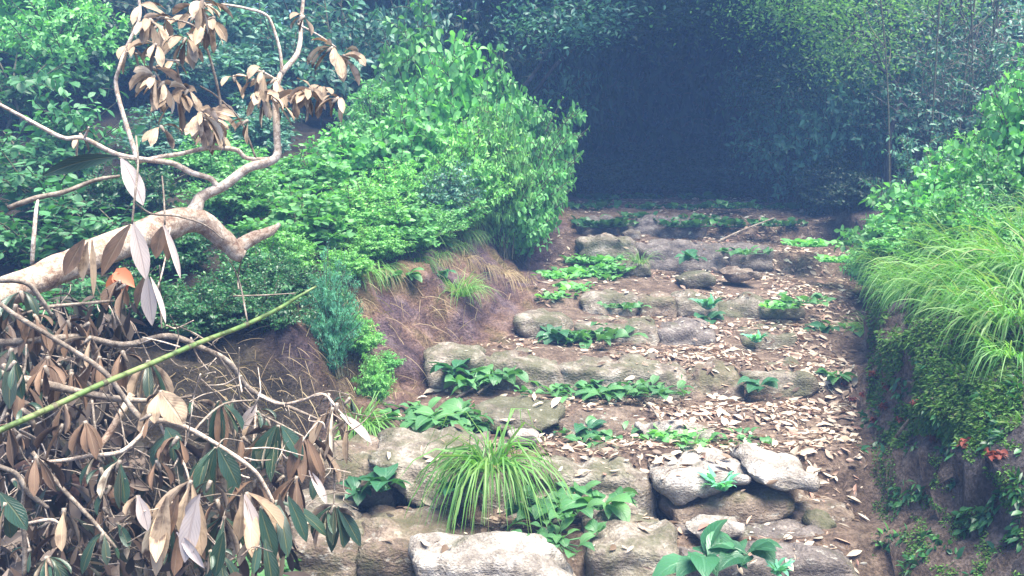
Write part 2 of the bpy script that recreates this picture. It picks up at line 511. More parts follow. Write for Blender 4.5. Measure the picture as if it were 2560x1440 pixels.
def ground_mat():
    m, nt, p, out = new_mat("soil")
    N, Lk = nt.nodes, nt.links
    tc = N.new("ShaderNodeTexCoord")
    at = N.new("ShaderNodeAttribute"); at.attribute_name = "zone"
    n1 = N.new("ShaderNodeTexNoise"); n1.inputs["Scale"].default_value = 9; n1.inputs["Detail"].default_value = 12; n1.inputs["Roughness"].default_value = 0.72
    Lk.new(tc.outputs["Object"], n1.inputs["Vector"])
    n2 = N.new("ShaderNodeTexNoise"); n2.inputs["Scale"].default_value = 75; n2.inputs["Detail"].default_value = 5
    Lk.new(tc.outputs["Object"], n2.inputs["Vector"])
    earth = ramp(nt, [(0.33, (0.06, 0.042, 0.032)), (0.5, (0.135, 0.095, 0.07)), (0.66, (0.25, 0.19, 0.145))])
    bank = ramp(nt, [(0.33, (0.06, 0.034, 0.027)), (0.5, (0.125, 0.075, 0.053)), (0.66, (0.22, 0.145, 0.11))])
    rock = ramp(nt, [(0.33, (0.028, 0.024, 0.024)), (0.5, (0.065, 0.056, 0.056)), (0.66, (0.16, 0.145, 0.15))])
    humus = ramp(nt, [(0.33, (0.012, 0.01, 0.007)), (0.5, (0.028, 0.022, 0.015)), (0.66, (0.055, 0.045, 0.03))])
    ochre = ramp(nt, [(0.33, (0.045, 0.036, 0.016)), (0.5, (0.105, 0.08, 0.038)), (0.66, (0.19, 0.145, 0.075))])
    purple = ramp(nt, [(0.33, (0.035, 0.022, 0.026)), (0.5, (0.085, 0.055, 0.06)), (0.66, (0.16, 0.12, 0.125))])
    for r in (ochre, purple):
        Lk.new(n1.outputs[0], r.inputs[0])
    nb = N.new("ShaderNodeTexNoise"); nb.inputs["Scale"].default_value = 2.3; nb.inputs["Detail"].default_value = 6
    Lk.new(tc.outputs["Object"], nb.inputs["Vector"])
    w1 = ramp(nt, [(0.50, (0, 0, 0)), (0.60, (1, 1, 1))]); Lk.new(nb.outputs[0], w1.inputs[0])
    w2 = ramp(nt, [(0.40, (1, 1, 1)), (0.50, (0, 0, 0))]); Lk.new(nb.outputs[0], w2.inputs[0])
    bk1 = N.new("ShaderNodeMixRGB"); Lk.new(w1.outputs[0], bk1.inputs[0]); Lk.new(bank.outputs[0], bk1.inputs[1]); Lk.new(ochre.outputs[0], bk1.inputs[2])
    bk2 = N.new("ShaderNodeMixRGB"); Lk.new(w2.outputs[0], bk2.inputs[0]); Lk.new(bk1.outputs[0], bk2.inputs[1]); Lk.new(purple.outputs[0], bk2.inputs[2])
    for r in (earth, bank, rock, humus):
        Lk.new(n1.outputs[0], r.inputs[0])
    sx = N.new("ShaderNodeSeparateColor")
    Lk.new(at.outputs["Color"], sx.inputs[0])
    a = N.new("ShaderNodeMixRGB"); Lk.new(sx.outputs[0], a.inputs[0]); Lk.new(humus.outputs[0], a.inputs[1]); Lk.new(earth.outputs[0], a.inputs[2])
    b = N.new("ShaderNodeMixRGB"); Lk.new(sx.outputs[1], b.inputs[0]); Lk.new(a.outputs[0], b.inputs[1]); Lk.new(bk2.outputs[0], b.inputs[2])
    c = N.new("ShaderNodeMixRGB"); Lk.new(sx.outputs[2], c.inputs[0]); Lk.new(b.outputs[0], c.inputs[1]); Lk.new(rock.outputs[0], c.inputs[2])
    g = N.new("ShaderNodeMixRGB"); g.blend_type = 'MULTIPLY'; g.inputs[0].default_value = 0.8
    rg = ramp(nt, [(0.35, (0.5, 0.5, 0.5)), (0.62, (1.25, 1.25, 1.25))])
    Lk.new(n2.outputs[0], rg.inputs[0])
    Lk.new(c.outputs[0], g.inputs[1]); Lk.new(rg.outputs[0], g.inputs[2])
    # small pale pebbles and crumbs
    vo = N.new("ShaderNodeTexVoronoi"); vo.inputs["Scale"].default_value = 55
    Lk.new(tc.outputs["Object"], vo.inputs["Vector"])
    rv = ramp(nt, [(0.06, (1, 1, 1)), (0.16, (0, 0, 0))])
    Lk.new(vo.outputs["Distance"], rv.inputs[0])
    pk = N.new("ShaderNodeMath"); pk.operation = 'MULTIPLY'; pk.inputs[1].default_value = 0.3
    Lk.new(rv.outputs[0], pk.inputs[0])
    pe = N.new("ShaderNodeMixRGB"); pe.inputs[2].default_value = (0.33, 0.27, 0.23, 1)
    Lk.new(pk.outputs[0], pe.inputs[0]); Lk.new(g.outputs[0], pe.inputs[1])
    Lk.new(pe.outputs[0], p.inputs["Base Color"])
    p.inputs["Roughness"].default_value = 0.95
    p.inputs["Specular IOR Level"].default_value = 0.2
    ad = N.new("ShaderNodeMath"); ad.operation = 'MULTIPLY_ADD'; ad.inputs[1].default_value = 0.4
    Lk.new(n2.outputs[0], ad.inputs[0]); Lk.new(n1.outputs[0], ad.inputs[2])
    bp = N.new("ShaderNodeBump"); bp.inputs["Strength"].default_value = 0.9; bp.inputs["Distance"].default_value = 0.04
    Lk.new(ad.outputs[0], bp.inputs["Height"]); Lk.new(bp.outputs[0], p.inputs["Normal"])
    return m


M['soil'] = ground_mat()

# ------------------------------------------------------------------ ground (one sheet: trail bed with risers, cut banks, slopes)
_zk = []
for Y, py in [(3.25, None), (3.42, 1352), (3.80, 1292), (4.0, 1128), (4.42, 1078), (4.60, 1026), (5.02, 984), (5.22, 892), (5.74, 852),
              (5.92, 802), (6.38, 776), (6.54, 734), (7.58, 660), (7.75, 603), (8.38, 582), (8.55, 541), (10.5, 497), (14, 474)]:
    _zk.append((Y, 0.10 if py is None else W(1500, py, Y).z))
_zk = [(-40, -6.0), (-4, -0.6), (2.4, 0.0)] + _zk + [(20, _zk[-1][1] + 0.2), (120, 6.0)]
ZY, ZZ = zip(*_zk)


def prm(Y, ks, vs):
    return np.interp(Y, ks, vs)


LY = [2.0, 3.3, 3.75, 4.35, 5.0, 5.65, 6.35, 7.5, 8.3, 10, 14, 20]
LXF = [-1.25, -1.12, -1.0, -0.66, -0.50, -0.06, 0.08, 0.2, 0.38, 0.6, 0.6, -1.0]
LH = [0.35, 0.35, 0.42, 0.48, 0.52, 0.50, 0.46, 0.44, 0.42, 0.4, 0.6, 0.8]
LW = [0.5, 0.4, 0.4, 0.42, 0.55, 0.62, 0.55, 0.45, 0.4, 0.5, 0.6, 1.0]
LS = [0.05, 0.05, 0.06, 0.07, 0.08, 0.10, 0.13, 0.16, 0.18, 0.2, 0.22, 0.25]
RY = [2.0, 3.3, 3.75, 4.35, 5.0, 5.65, 6.35, 7.5, 8.3, 10, 14, 20]
RXF = [1.16, 1.31, 1.47, 1.64, 1.88, 2.05, 2.38, 2.78, 2.85, 3.2, 3.8, 5.0]
RH = [0.7, 0.72, 0.72, 0.66, 0.56, 0.48, 0.42, 0.36, 0.34, 0.36, 0.5, 0.8]
RW = [0.5, 0.46, 0.42, 0.34, 0.28, 0.26, 0.3, 0.4, 0.5, 0.5, 0.6, 1.0]
RS = [0.45, 0.5, 0.55, 0.55, 0.5, 0.45, 0.4, 0.36, 0.34, 0.33, 0.3, 0.3]


def gz(x, Y):
    x = np.asarray(x, float)
    Y = np.asarray(Y, float)
    z = np.interp(Y, ZY, ZZ) - 0.055 * np.clip(x - 0.45, -0.6, 2.0) * sm(4.4, 5.0, Y) * (1 - sm(8.0, 9.5, Y))
    l, r = prm(Y, LY, LXF), prm(Y, RY, RXF)
    # the cut banks are not cut along the steps, so they follow a smoothed trail profile
    zs = (np.interp(Y - 0.35, ZY, ZZ) + np.interp(Y, ZY, ZZ) + np.interp(Y + 0.35, ZY, ZZ)) / 3
    t = np.clip((l - x) / prm(Y, LY, LW), 0, 1)
    b = np.clip(l - prm(Y, LY, LW) - x, 0, None)
    zl = zs + prm(Y, LY, LH) * (0.35 * t + 0.65 * t * t * (3 - 2 * t)) + prm(Y, LY, LS) * np.minimum(b, 5) + 0.06 * np.clip(b - 5, 0, None)
    t2 = np.clip((x - r) / prm(Y, RY, RW), 0, 1)
    b2 = np.clip(x - r - prm(Y, RY, RW), 0, None)
    zr = zs + prm(Y, RY, RH) * (0.5 * t2 + 0.5 * t2 * t2 * (3 - 2 * t2)) + prm(Y, RY, RS) * np.minimum(b2, 4) + 0.06 * np.clip(b2 - 4, 0, None)
    wl = sm(0.0, 0.18, l - x)
    wr = sm(0.0, 0.15, x - r)
    return z * (1 - wl) * (1 - wr) + zl * wl + zr * wr


xs = np.concatenate([[-120, -60, -30, -16, -10, -7, -5.5, -4.5], np.arange(-3.8, 4.4, 0.04), [4.8, 5.5, 7, 10, 16, 30, 60, 120]])
ys = np.concatenate([[-40, -20, -10, -5, -2, 0, 1.0], np.arange(1.6, 11.0, 0.04), np.arange(11.2, 17, 0.3), [18, 20, 25, 35, 60, 120]])
GX, GY = np.meshgrid(xs, ys)
GZ = gz(GX, GY)
l_, r_ = prm(GY, LY, LXF), prm(GY, RY, RXF)
inpath = sm(-0.02, 0.12, GX - l_) * sm(-0.02, 0.1, r_ - GX)
V = np.stack([GX, GY, GZ], -1)
flat = V.reshape(-1, 3).copy()
ip = inpath.ravel()
lr = (GX - r_).ravel()
near = (np.abs(flat[:, 0]) < 4.5) & (flat[:, 1] > 1) & (flat[:, 1] < 12)
for i in np.nonzero(near)[0]:
    x, y, z = flat[i]
    a = noise.fractal(Vector((x * 2.2, y * 2.2, z * 2.2)), 1.0, 2.0, 5)
    amp = 0.022 if ip[i] > 0.5 else 0.055
    flat[i, 2] += a * amp
    if lr[i] > -0.15 and lr[i] < 0.7:          # the rocky right bank bulges and breaks
        b = noise.fractal(Vector((x * 2.4 + 9, y * 2.0, z * 3.1)), 0.7, 2.1, 6)
        k = max(0.0, 1 - abs(lr[i] - 0.2) / 0.5)
        flat[i, 0] += -0.14 * b * k - 0.03 * k * max(0.0, min(1.0, (lr[i] - 0.05) / 0.15))
        flat[i, 2] += 0.07 * b * k
    elif ip[i] < 0.5 and x < 1:
        b = noise.fractal(Vector((x * 4 + 3, y * 4, z * 4)), 0.8, 2.1, 4)
        flat[i, 0] += 0.07 * b
        flat[i, 1] += 0.06 * noise.fractal(Vector((x * 6, y * 6 + 4, z * 6)), 0.8, 2.1, 4)
        flat[i, 2] += 0.03 * noise.fractal(Vector((x * 8, y * 8, z * 8)), 0.7, 2.1, 4)
ny, nx = GX.shape
idx = np.arange(ny * nx).reshape(ny, nx)
quads = np.stack([idx[:-1, :-1], idx[:-1, 1:], idx[1:, 1:], idx[1:, :-1]], -1).reshape(-1, 4)
gb = Buf()
gb.add(flat, quads.ravel(), np.full(len(quads), 4))
gme = gb.mesh("ground", M['soil'])
zone = np.zeros((len(flat), 4), np.float32)
zone[:, 3] = 1
zone[:, 0] = np.maximum(ip, sm(-0.1, 0.02, lr) * (1 - sm(0.45, 0.7, lr))) * np.maximum(sm(3.5, 4.2, flat[:, 1]), sm(-0.8, -0.4, flat[:, 0]))
dl = (l_ - GX).ravel()
wfac = (dl / prm(GY, LY, LW).ravel())
zone[:, 1] = sm(-0.25, 0.05, dl) * (1 - sm(0.95, 1.3, wfac)) * sm(4.1, 4.6, flat[:, 1] + 0.3 * np.sin(flat[:, 0] * 5)) * sm(-1.15, -0.75, flat[:, 0] + 0.15 * np.sin(flat[:, 2] * 9))
zone[:, 2] = sm(0.05, 0.38, lr) * (1 - sm(0.5, 0.8, lr))
ca = gme.color_attributes.new("zone", 'FLOAT_COLOR', 'POINT')
ca.data.foreach_set("color", zone.ravel())
tag(link("ground", gme), "stepped woodland trail between two cut earth banks", "ground", kind="structure")

# ------------------------------------------------------------------ step stones
stone_specs = []


def stone(poly, Y, depth, mat, label, lean=0.04, back_rise=0.0, rough=1.0, vox=0.022, push=0.0):
    stone_specs.append((poly, Y, depth, mat, label, lean, back_rise, rough, vox, push))


# lowest step
stone([(1012, 1372), (1100, 1362), (1200, 1366), (1312, 1362), (1370, 1412), (1450, 1490), (1440, 1620), (1070, 1620), (1034, 1460)], 3.0, 0.24, 'pale_stone', "broad white flat topped stone at the very bottom of the steps", 0.03)
stone([(885, 1330), (1000, 1318), (1112, 1332), (1120, 1440), (1100, 1600), (870, 1600)], 3.22, 0.38, 'brown_stone', "brown mossy slab behind the white stone at the bottom of the steps")
stone([(700, 1330), (800, 1322), (890, 1330), (900, 1580), (700, 1580)], 3.20, 0.36, 'brown_stone', "brown slab half hidden under the wilted dark leaves, bottom left of the steps")
stone([(1480, 1352), (1560, 1328), (1700, 1338), (1716, 1440), (1700, 1620), (1475, 1620), (1466, 1440)], 3.22, 0.34, 'grey_stone', "round shouldered grey purple block left of the broad leaved plant in the lowest step")
stone([(1708, 1350), (1850, 1358), (2010, 1352), (2140, 1362), (2150, 1450), (2130, 1620), (1710, 1620)], 3.26, 0.36, 'dull_stone', "long dull slab behind the broad leaved plant in the lowest step", 0.02)
stone([(1716, 1322), (1760, 1306), (1850, 1302), (1872, 1314), (1860, 1332), (1760, 1344)], 3.42, 0.10, 'pale_stone', "thin pale slab lying loose on the lowest tread above the broad leaved plant", 0.01, vox=0.012, rough=0.5)
stone([(640, 1270), (760, 1250), (885, 1268), (880, 1330), (650, 1350)], 3.48, 0.22, 'grey_stone', "flat grey stone under the drooping dead leaves beside the second step")
# second step: the course of boulders
stone([(786, 1140), (850, 1122), (950, 1124), (968, 1180), (985, 1262), (800, 1262)], 3.78, 0.36, 'brown_stone', "tan boulder at the left end of the boulder course, behind the pink dead leaves")
stone([(924, 1150), (960, 1128), (1100, 1116), (1215, 1122), (1205, 1200), (1180, 1258), (1060, 1268), (975, 1215)], 3.70, 0.38, 'grey_stone', "large rounded grey boulder left of the grass tuft in the boulder course", 0.06)
stone([(1200, 1140), (1300, 1128), (1352, 1150), (1360, 1300), (1200, 1310)], 3.86, 0.30, 'grey_stone', "grey boulder mostly hidden behind the arching grass tuft")
stone([(1340, 1162), (1440, 1150), (1570, 1150), (1612, 1190), (1650, 1305), (1560, 1312), (1420, 1310), (1345, 1290)], 3.74, 0.40, 'grey_stone', "large angular tan boulder right of the grass tuft with a sloping right edge", 0.05, rough=1.3)
stone([(1636, 1195), (1740, 1170), (1850, 1150), (1888, 1172), (1880, 1206), (1740, 1240), (1690, 1262), (1658, 1245)], 3.70, 0.32, 'pale_stone', "pale wedge shaped stone with a small spiky plant growing on its edge", 0.03)
stone([(1872, 1158), (1920, 1146), (1985, 1156), (2046, 1196), (2040, 1226), (1960, 1228), (1900, 1196)], 3.66, 0.30, 'pale_stone', "white layered slab tilted down to the right on top of the boulder course", 0.02, rough=0.8)
stone([(1672, 1262), (1760, 1238), (1850, 1206), (1950, 1220), (1984, 1256), (1960, 1300), (1840, 1322), (1690, 1318)], 3.66, 0.36, 'brown_stone', "brown rounded boulder under the pale wedge shaped stone")
stone([(1968, 1248), (2050, 1230), (2120, 1246), (2142, 1280), (2120, 1318), (1990, 1322)], 3.68, 0.34, 'brown_stone', "low brown boulder at the right end of the boulder course")
stone([(2020, 1290), (2060, 1282), (2090, 1300), (2060, 1330), (2020, 1330)], 3.6, 0.14, 'mossy_stone', "small mossy stone at the foot of the right end boulder", vox=0.014)
# third step: low
stone([(1192, 1030), (1250, 1014), (1340, 1018), (1402, 1034), (1398, 1062), (1300, 1074), (1200, 1066)], 4.38, 0.30, 'mossy_stone', "low dark mossy stone just behind the white crumpled lump")
stone([(1400, 1042), (1500, 1036), (1620, 1048), (1650, 1070), (1560, 1092), (1400, 1088)], 4.42, 0.30, 'brown_stone', "flat grey stone half buried in leaf litter in the middle of the third step")
stone([(1610, 1084), (1700, 1066), (1780, 1070), (1790, 1094), (1700, 1106), (1620, 1106)], 4.20, 0.20, 'pale_stone', "flat pale stone sunk in the leaf litter behind the pale wedge stone", 0.0, vox=0.016)
stone([(1270, 1086), (1300, 1074), (1336, 1074), (1350, 1090), (1344, 1108), (1300, 1112), (1280, 1106)], 4.05, 0.08, 'pale_stone', "small cream white lump sitting alone on the litter above the grass tuft", 0.0, vox=0.008, rough=0.5)
# fourth step: the long bright edge
stone([(1062, 880), (1120, 868), (1190, 872), (1212, 900), (1210, 975), (1090, 985), (1062, 930)], 5.02, 0.30, 'grey_stone', "grey stone at the left end of the long step, above the broad leaved clump")
stone([(1205, 894), (1290, 890), (1400, 908), (1420, 950), (1410, 1015), (1215, 1015)], 5.02, 0.30, 'grey_stone', "pale topped slab second from the left end of the long step")
stone([(1404, 908), (1500, 906), (1560, 900), (1700, 912), (1722, 950), (1700, 1018), (1410, 1018)], 4.99, 0.34, 'grey_stone', "wide bright topped slab in the middle of the long step", 0.03)
stone([(1704, 928), (1760, 914), (1850, 920), (1866, 950), (1860, 1010), (1720, 1012)], 5.04, 0.32, 'brown_stone', "purple brown knobbly stone right of the bright slab in the long step", rough=1.5)
stone([(1858, 922), (1930, 916), (2022, 930), (2050, 960), (2010, 1000), (1866, 1005)], 5.10, 0.30, 'mossy_stone', "green mossed stone at the right end of the long step")
# fifth step
stone([(1288, 792), (1330, 782), (1400, 790), (1424, 812), (1420, 866), (1345, 866), (1300, 826)], 5.72, 0.25, 'grey_stone', "cream coloured stone at the left end of the fifth step, over a leafy clump")
stone([(1440, 812), (1540, 804), (1640, 812), (1648, 868), (1450, 872)], 5.74, 0.28, 'grey_stone', "flat grey slab in the middle of the fifth step")
stone([(1640, 818), (1720, 812), (1790, 822), (1785, 868), (1648, 870)], 5.78, 0.28, 'dull_stone', "dull brown slab right of centre in the fifth step")
stone([(1850, 838), (1920, 826), (1990, 834), (1995, 868), (1860, 872)], 5.82, 0.24, 'mossy_stone', "small mossy stone poking from the litter near the right end of the fifth step")
# sixth step
stone([(1450, 742), (1520, 732), (1596, 736), (1590, 796), (1460, 796)], 6.36, 0.28, 'grey_stone', "grey stone at the left end of the sixth step")
stone([(1590, 752), (1640, 738), (1690, 742), (1692, 800), (1600, 800)], 6.33, 0.26, 'brown_stone', "rounded brown stone second from the left in the sixth step")
stone([(1690, 744), (1740, 736), (1792, 744), (1790, 796), (1696, 798)], 6.38, 0.26, 'grey_stone', "grey stone behind the spiky plant in the sixth step")
stone([(1790, 752), (1880, 744), (1950, 750), (2010, 760), (2000, 802), (1795, 800)], 6.42, 0.28, 'mossy_stone', "long dark mossy stone at the right of the sixth step")
stone([(1700, 700), (1720, 682), (1770, 678), (1792, 694), (1786, 716), (1740, 722), (1708, 716)], 6.85, 0.16, 'mossy_stone', "oval grey green stone lying alone on the tread above the sixth step", 0.0, vox=0.014, rough=0.5)
stone([(1806, 682), (1850, 670), (1892, 676), (1894, 696), (1830, 700)], 7.0, 0.16, 'brown_stone', "flat reddish stone beside the oval grey green stone", 0.0, vox=0.016)
# seventh and eighth steps
stone([(1450, 598), (1520, 590), (1590, 602), (1600, 680), (1455, 684)], 7.56, 0.30, 'grey_stone', "yellowish stone behind the bright green ground plants in the seventh step")
stone([(1600, 616), (1700, 606), (1812, 616), (1815, 684), (1610, 684)], 7.60, 0.32, 'dull_stone', "long dark slab in the middle of the seventh step")
stone([(1812, 614), (1880, 606), (1930, 622), (1930, 676), (1816, 680)], 7.66, 0.30, 'dull_stone', "dark stone at the right of the seventh step")
stone([(1540, 664), (1580, 652), (1626, 660), (1632, 690), (1545, 696)], 7.2, 0.2, 'mossy_stone', "mossy rounded stone beside the bright green ground plants", 0.0)
stone([(1446, 556), (1490, 540), (1540, 548), (1545, 600), (1450, 600)], 8.36, 0.26, 'dull_stone', "dull stone at the left end of the topmost step")
stone([(1540, 552), (1640, 542), (1760, 548), (1765, 600), (1545, 602)], 8.42, 0.28, 'dull_stone', "long low stone in the middle of the topmost step")
stone([(1556, 582), (1580, 572), (1602, 580), (1600, 600), (1560, 602)], 8.1, 0.12, 'grey_stone', "small round grey stone in front of the topmost step", 0.0, vox=0.014, rough=0.5)

temps = []
for k, (poly, Y, depth, mat, label, lean, back_rise, rough, vox, push) in enumerate(stone_specs):
    ymax, ymin = max(q[1] for q in poly), min(q[1] for q in poly)
    P = []
    for px, py in poly:
        u_ = min(1.0, max(0.0, 1 - (py - ymin) / min(70.0, ymax - ymin)))
        w_ = W(px, py, Y + 0.5 * depth * u_)
        P.append((w_.x * Y / w_.y, Y, w_.z))
    P = np.array(P)
    P[:, 0] = P[:, 0].mean() + (P[:, 0] - P[:, 0].mean()) * (1.05 if Y > 3.6 else 1.015)
    c = P.mean(0)
    n = len(P)
    zc = (P[:, 2].max() + P[:, 2].min()) / 2
    rings = []
    for (dy, s, zadd) in ((-0.03, 0.88, 0), (0.012, 0.99, 0), (depth * 0.6, 1.0, 0.0), (depth, 0.97, 0.0), (depth + 0.05, 0.8, -0.02)):
        q = c + (P - c) * s
        up = (q[:, 2] - zc) / (P[:, 2].max() - zc)
        q[:, 1] = Y + dy + lean * up
        q[:, 2] += zadd + back_rise * dy
        rings.append(q)
    VV = np.concatenate(rings)
    faces = []
    for r in range(4):
        for i in range(n):
            j = (i + 1) % n
            faces.append((r * n + i, r * n + j, (r + 1) * n + j, (r + 1) * n + i))
    faces.append(tuple(range(n))[::-1])
    faces.append(tuple(4 * n + i for i in range(n)))
    me = bpy.data.meshes.new("stone_raw")
    me.from_pydata([tuple(v) for v in VV], [], faces)
    o = bpy.data.objects.new("stone_raw", me)
    COL.objects.link(o)
    md = o.modifiers.new("remesh", 'REMESH')
    md.mode = 'VOXEL'
    md.voxel_size = vox
    temps.append(o)
dg = bpy.context.evaluated_depsgraph_get()
dg.update()
STONES = []
surf_v = [flat]
surf_f = [quads]
voff = len(flat)
for k, o in enumerate(temps):
    spec = stone_specs[k]
    me = bpy.data.meshes.new_from_object(o.evaluated_get(dg))
    nv = len(me.vertices)
    co = np.empty(nv * 3, np.float32)
    me.vertices.foreach_get("co", co)
    co = co.reshape(-1, 3)
    nr = np.empty(nv * 3, np.float32)
    me.vertices.foreach_get("normal", nr)
    nr = nr.reshape(-1, 3)
    rough = spec[7]
    for i in range(nv):
        q = Vector(co[i]) + Vector((k * 3.7, k * 1.3, 0))
        a = noise.fractal(q * 5.0, 1.0, 2.0, 3)
        cell = noise.cell(Vector((q.x * 6 + 0.4 * a, q.y * 6, q.z * 9)))
        b = noise.noise(q * 26)
        vd = noise.voronoi(Vector((q.x * 5 + 0.5 * a, q.y * 5, q.z * 6)))[0]
        rg = 1 - abs(noise.noise(Vector((q.x * 9, q.y * 9, q.z * 16)))) * 2
        co[i] += nr[i] * rough * (0.013 * a + 0.004 * b + 0.008 * rg + 0.004 * cell + 0.06 * (vd[1] - vd[0]) - 0.016)
    cen = co.mean(0)
    cen[2] = co[:, 2].min()
    me.vertices.foreach_set("co", (co - cen).ravel())
    me.polygons.foreach_set("use_smooth", np.ones(len(me.polygons), bool))
    me.materials.clear()
    me.materials.append(M[spec[3]])
    me.update()
    s = link("step_stone", me, loc=cen)
    tag(s, spec[4], "stone", "stones of the trail steps")
    STONES.append(s)
    q4 = [tuple(p.vertices) for p in me.polygons]
    q4 = np.array([f if len(f) == 4 else (f[0], f[1], f[2], f[2]) for f in q4])
    surf_v.append(co.astype(float))
    surf_f.append(q4 + voff)
    voff += nv
    bpy.data.objects.remove(o)

_v = np.concatenate(surf_v)
_f = np.concatenate(surf_f)
tri = np.concatenate([_f[:, [0, 1, 2]], _f[:, [0, 2, 3]]])
tri = tri[(tri[:, 0] != tri[:, 2]) & (tri[:, 1] != tri[:, 2])]
GT = np.concatenate([quads[:, [0, 1, 2]], quads[:, [0, 2, 3]]])
BVHG = BVHTree.FromPolygons([tuple(v) for v in flat], [tuple(t) for t in GT.tolist()])
BVH = BVHTree.FromPolygons([tuple(v) for v in _v], [tuple(t) for t in tri.tolist()])


def drop(x, y):
    h = BVH.ray_cast(Vector((x, y, 9)), Vector((0, 0, -1)))
    return (h[0], h[1]) if h[0] is not None else (Vector((x, y, float(gz(x, y)))), Vector((0, 0, 1)))


def on_stone(p):
    h = BVHG.ray_cast(Vector((p.x, p.y, 9)), Vector((0, 0, -1)))
    return h[0] is not None and p.z > h[0].z + 0.006


def shot(px, py):
    """Where the line of sight through pixel (px, py) meets the ground or a stone."""
    o_ = Vector((0, 0, CZ))
    h = BVH.ray_cast(o_, (W(px, py, 5.0) - o_).normalized())
    return h[0], h[1]


# ------------------------------------------------------------------ plant builders
def shrub_proto(seed, n_stems, height, spread, L, ratio, per, prof, lm, sm_=None, twigs=3, droop=0.6, r0=0.012, lean=0.0, tlen=0.3, start=0.15, base=0.08, whirl=0.5, fold=0.25, outward=0.8):
    rng = np.random.default_rng(seed)
    lb, sb = Buf(), Buf()
    P, D, LL, UP = [], [], [], []
    for s in range(n_stems):
        phi = rng.uniform(0, 2 * PI)
        u = math.sqrt(rng.uniform(0.0, 1))
        rr = spread * u
        h = height * (1 - 0.55 * u * u) * rng.uniform(0.55, 1.12)
        b = np.array([rng.normal(0, base), rng.normal(0, base), -0.03])
        e = np.array([rr * math.cos(phi), rr * math.sin(phi) + lean * h, h])
        c = b + (e - b) * np.array([0.25, 0.25, 0.62]) + rng.normal(0, 0.05 * height, 3) * 0.6
        ts = np.linspace(0, 1, 9)[:, None]
        curve = (1 - ts) ** 2 * b + 2 * ts * (1 - ts) * c + ts ** 2 * e
        tube(sb, curve[::2], [r0, r0 * 0.3], 4, k=2, cap=False)
        lines = [(curve, 1.0)]
        for q in range(twigs):
            t0 = rng.uniform(0.3, 0.92)
            p0 = np.array([np.interp(t0, ts[:, 0], curve[:, i]) for i in range(3)])
            az = phi + rng.normal(0, 1.3)
            dv = np.array([math.cos(az), math.sin(az), rng.uniform(-0.1, 0.8)])
            dv /= np.linalg.norm(dv)
            ln = tlen * height * rng.uniform(0.5, 1.1)
            e2 = p0 + dv * ln + np.array([0, 0, -0.12 * ln])
            tw = np.array([p0 + (e2 - p0) * t + np.array([0, 0, 0.08 * ln * math.sin(PI * t)]) for t in np.linspace(0, 1, 5)])
            tube(sb, tw[::2], [r0 * 0.4, r0 * 0.15], 3, k=2, cap=False)
            lines.append((tw, 0.6))
        for (cv, wgt) in lines:
            m = max(2, int(per * wgt))
            tt = np.linspace(start if wgt == 1.0 else 0.15, 1.0, m)
            for i, t in enumerate(tt):
                f = t * (len(cv) - 1)
                i0 = min(int(f), len(cv) - 2)
                p = cv[i0] + (cv[i0 + 1] - cv[i0]) * (f - i0)
                tg = cv[i0 + 1] - cv[i0]
                tg = tg / (np.linalg.norm(tg) + 1e-9)
                a0 = i * 1.57 + rng.normal(0, 0.4)
                sx_ = np.cross(tg, [0.1, 0.2, 1.0]); sx_ /= np.linalg.norm(sx_) + 1e-9
                sy_ = np.cross(tg, sx_)
                for sgn in (1, -1):
                    d = (sx_ * math.cos(a0) + sy_ * math.sin(a0)) * sgn * outward + tg * 0.45 + rng.normal(0, 0.22, 3)
                    P.append(p); D.append(d)
                    LL.append(L * rng.uniform(0.55, 1.15) * (1.0 - 0.35 * t if wgt == 1 else 0.85))
                    o2 = np.array([e[0], e[1], 0]) / (spread + 1e-6)
                    UP.append(np.array([0, 0, 1.0]) + 0.9 * o2 + rng.normal(0, whirl, 3))
    LL = np.array(LL)
    n = len(P)
    blades(lb, P, D, LL, LL * ratio * rng.uniform(0.8, 1.15, n), rng.uniform(0.3, 1.3, n) * droop, prof, UP, rng.normal(0, 0.3, n), fold)
    return lb.mesh("foliage", M[lm]), sb.mesh("stem", M[sm_ or 'stem']), height, spread


PROTO = {}


def proto(name, *a, **k):
    PROTO[name] = shrub_proto(*a, **k)


proto('broad', 1, 26, 1.0, 0.60, 0.135, 0.52, 8, OVATE, 'broad', twigs=2, droop=0.7)
proto('broad2', 2, 22, 1.0, 0.55, 0.12, 0.5, 9, OVATE, 'broad', twigs=2, droop=0.9)
proto('nettle', 3, 50, 1.0, 0.6, 0.12, 0.64, 9, OVATE, 'nettle', twigs=5, droop=0.5, tlen=0.26, whirl=0.75)
proto('nettle2', 4, 46, 1.0, 0.6, 0.115, 0.62, 9, OVATE, 'nettle', twigs=5, droop=0.6, tlen=0.26, whirl=0.75)
proto('over', 14, 46, 1.0, 0.62, 0.105, 0.6, 11, OVATE, 'nettle', twigs=6, droop=0.9, tlen=0.3, whirl=0.7, lean=0.62)
proto('fine', 5, 70, 1.0, 0.65, 0.075, 0.45, 16, OVATE_LO, 'fine', twigs=7, droop=0.6, tlen=0.22)
proto('fine2', 6, 60, 1.0, 0.7, 0.07, 0.55, 15, OVATE_LO, 'nettle', twigs=7, droop=0.6, tlen=0.25)
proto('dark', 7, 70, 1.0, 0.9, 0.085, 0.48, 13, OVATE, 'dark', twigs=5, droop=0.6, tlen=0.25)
proto('feather', 8, 130, 1.0, 0.55, 0.065, 0.16, 34, OVATE_LO, 'feather', twigs=4, droop=0.2, tlen=0.16, outward=0.6)
proto('blue', 9, 42, 1.0, 0.6, 0.07, 0.5, 16, OVATE_LO, 'blue', twigs=8, droop=0.7, tlen=0.25)
proto('blue2', 10, 28, 1.0, 0.55, 0.075, 0.48, 13, OVATE_LO, 'blue', twigs=7, droop=0.9, tlen=0.3)
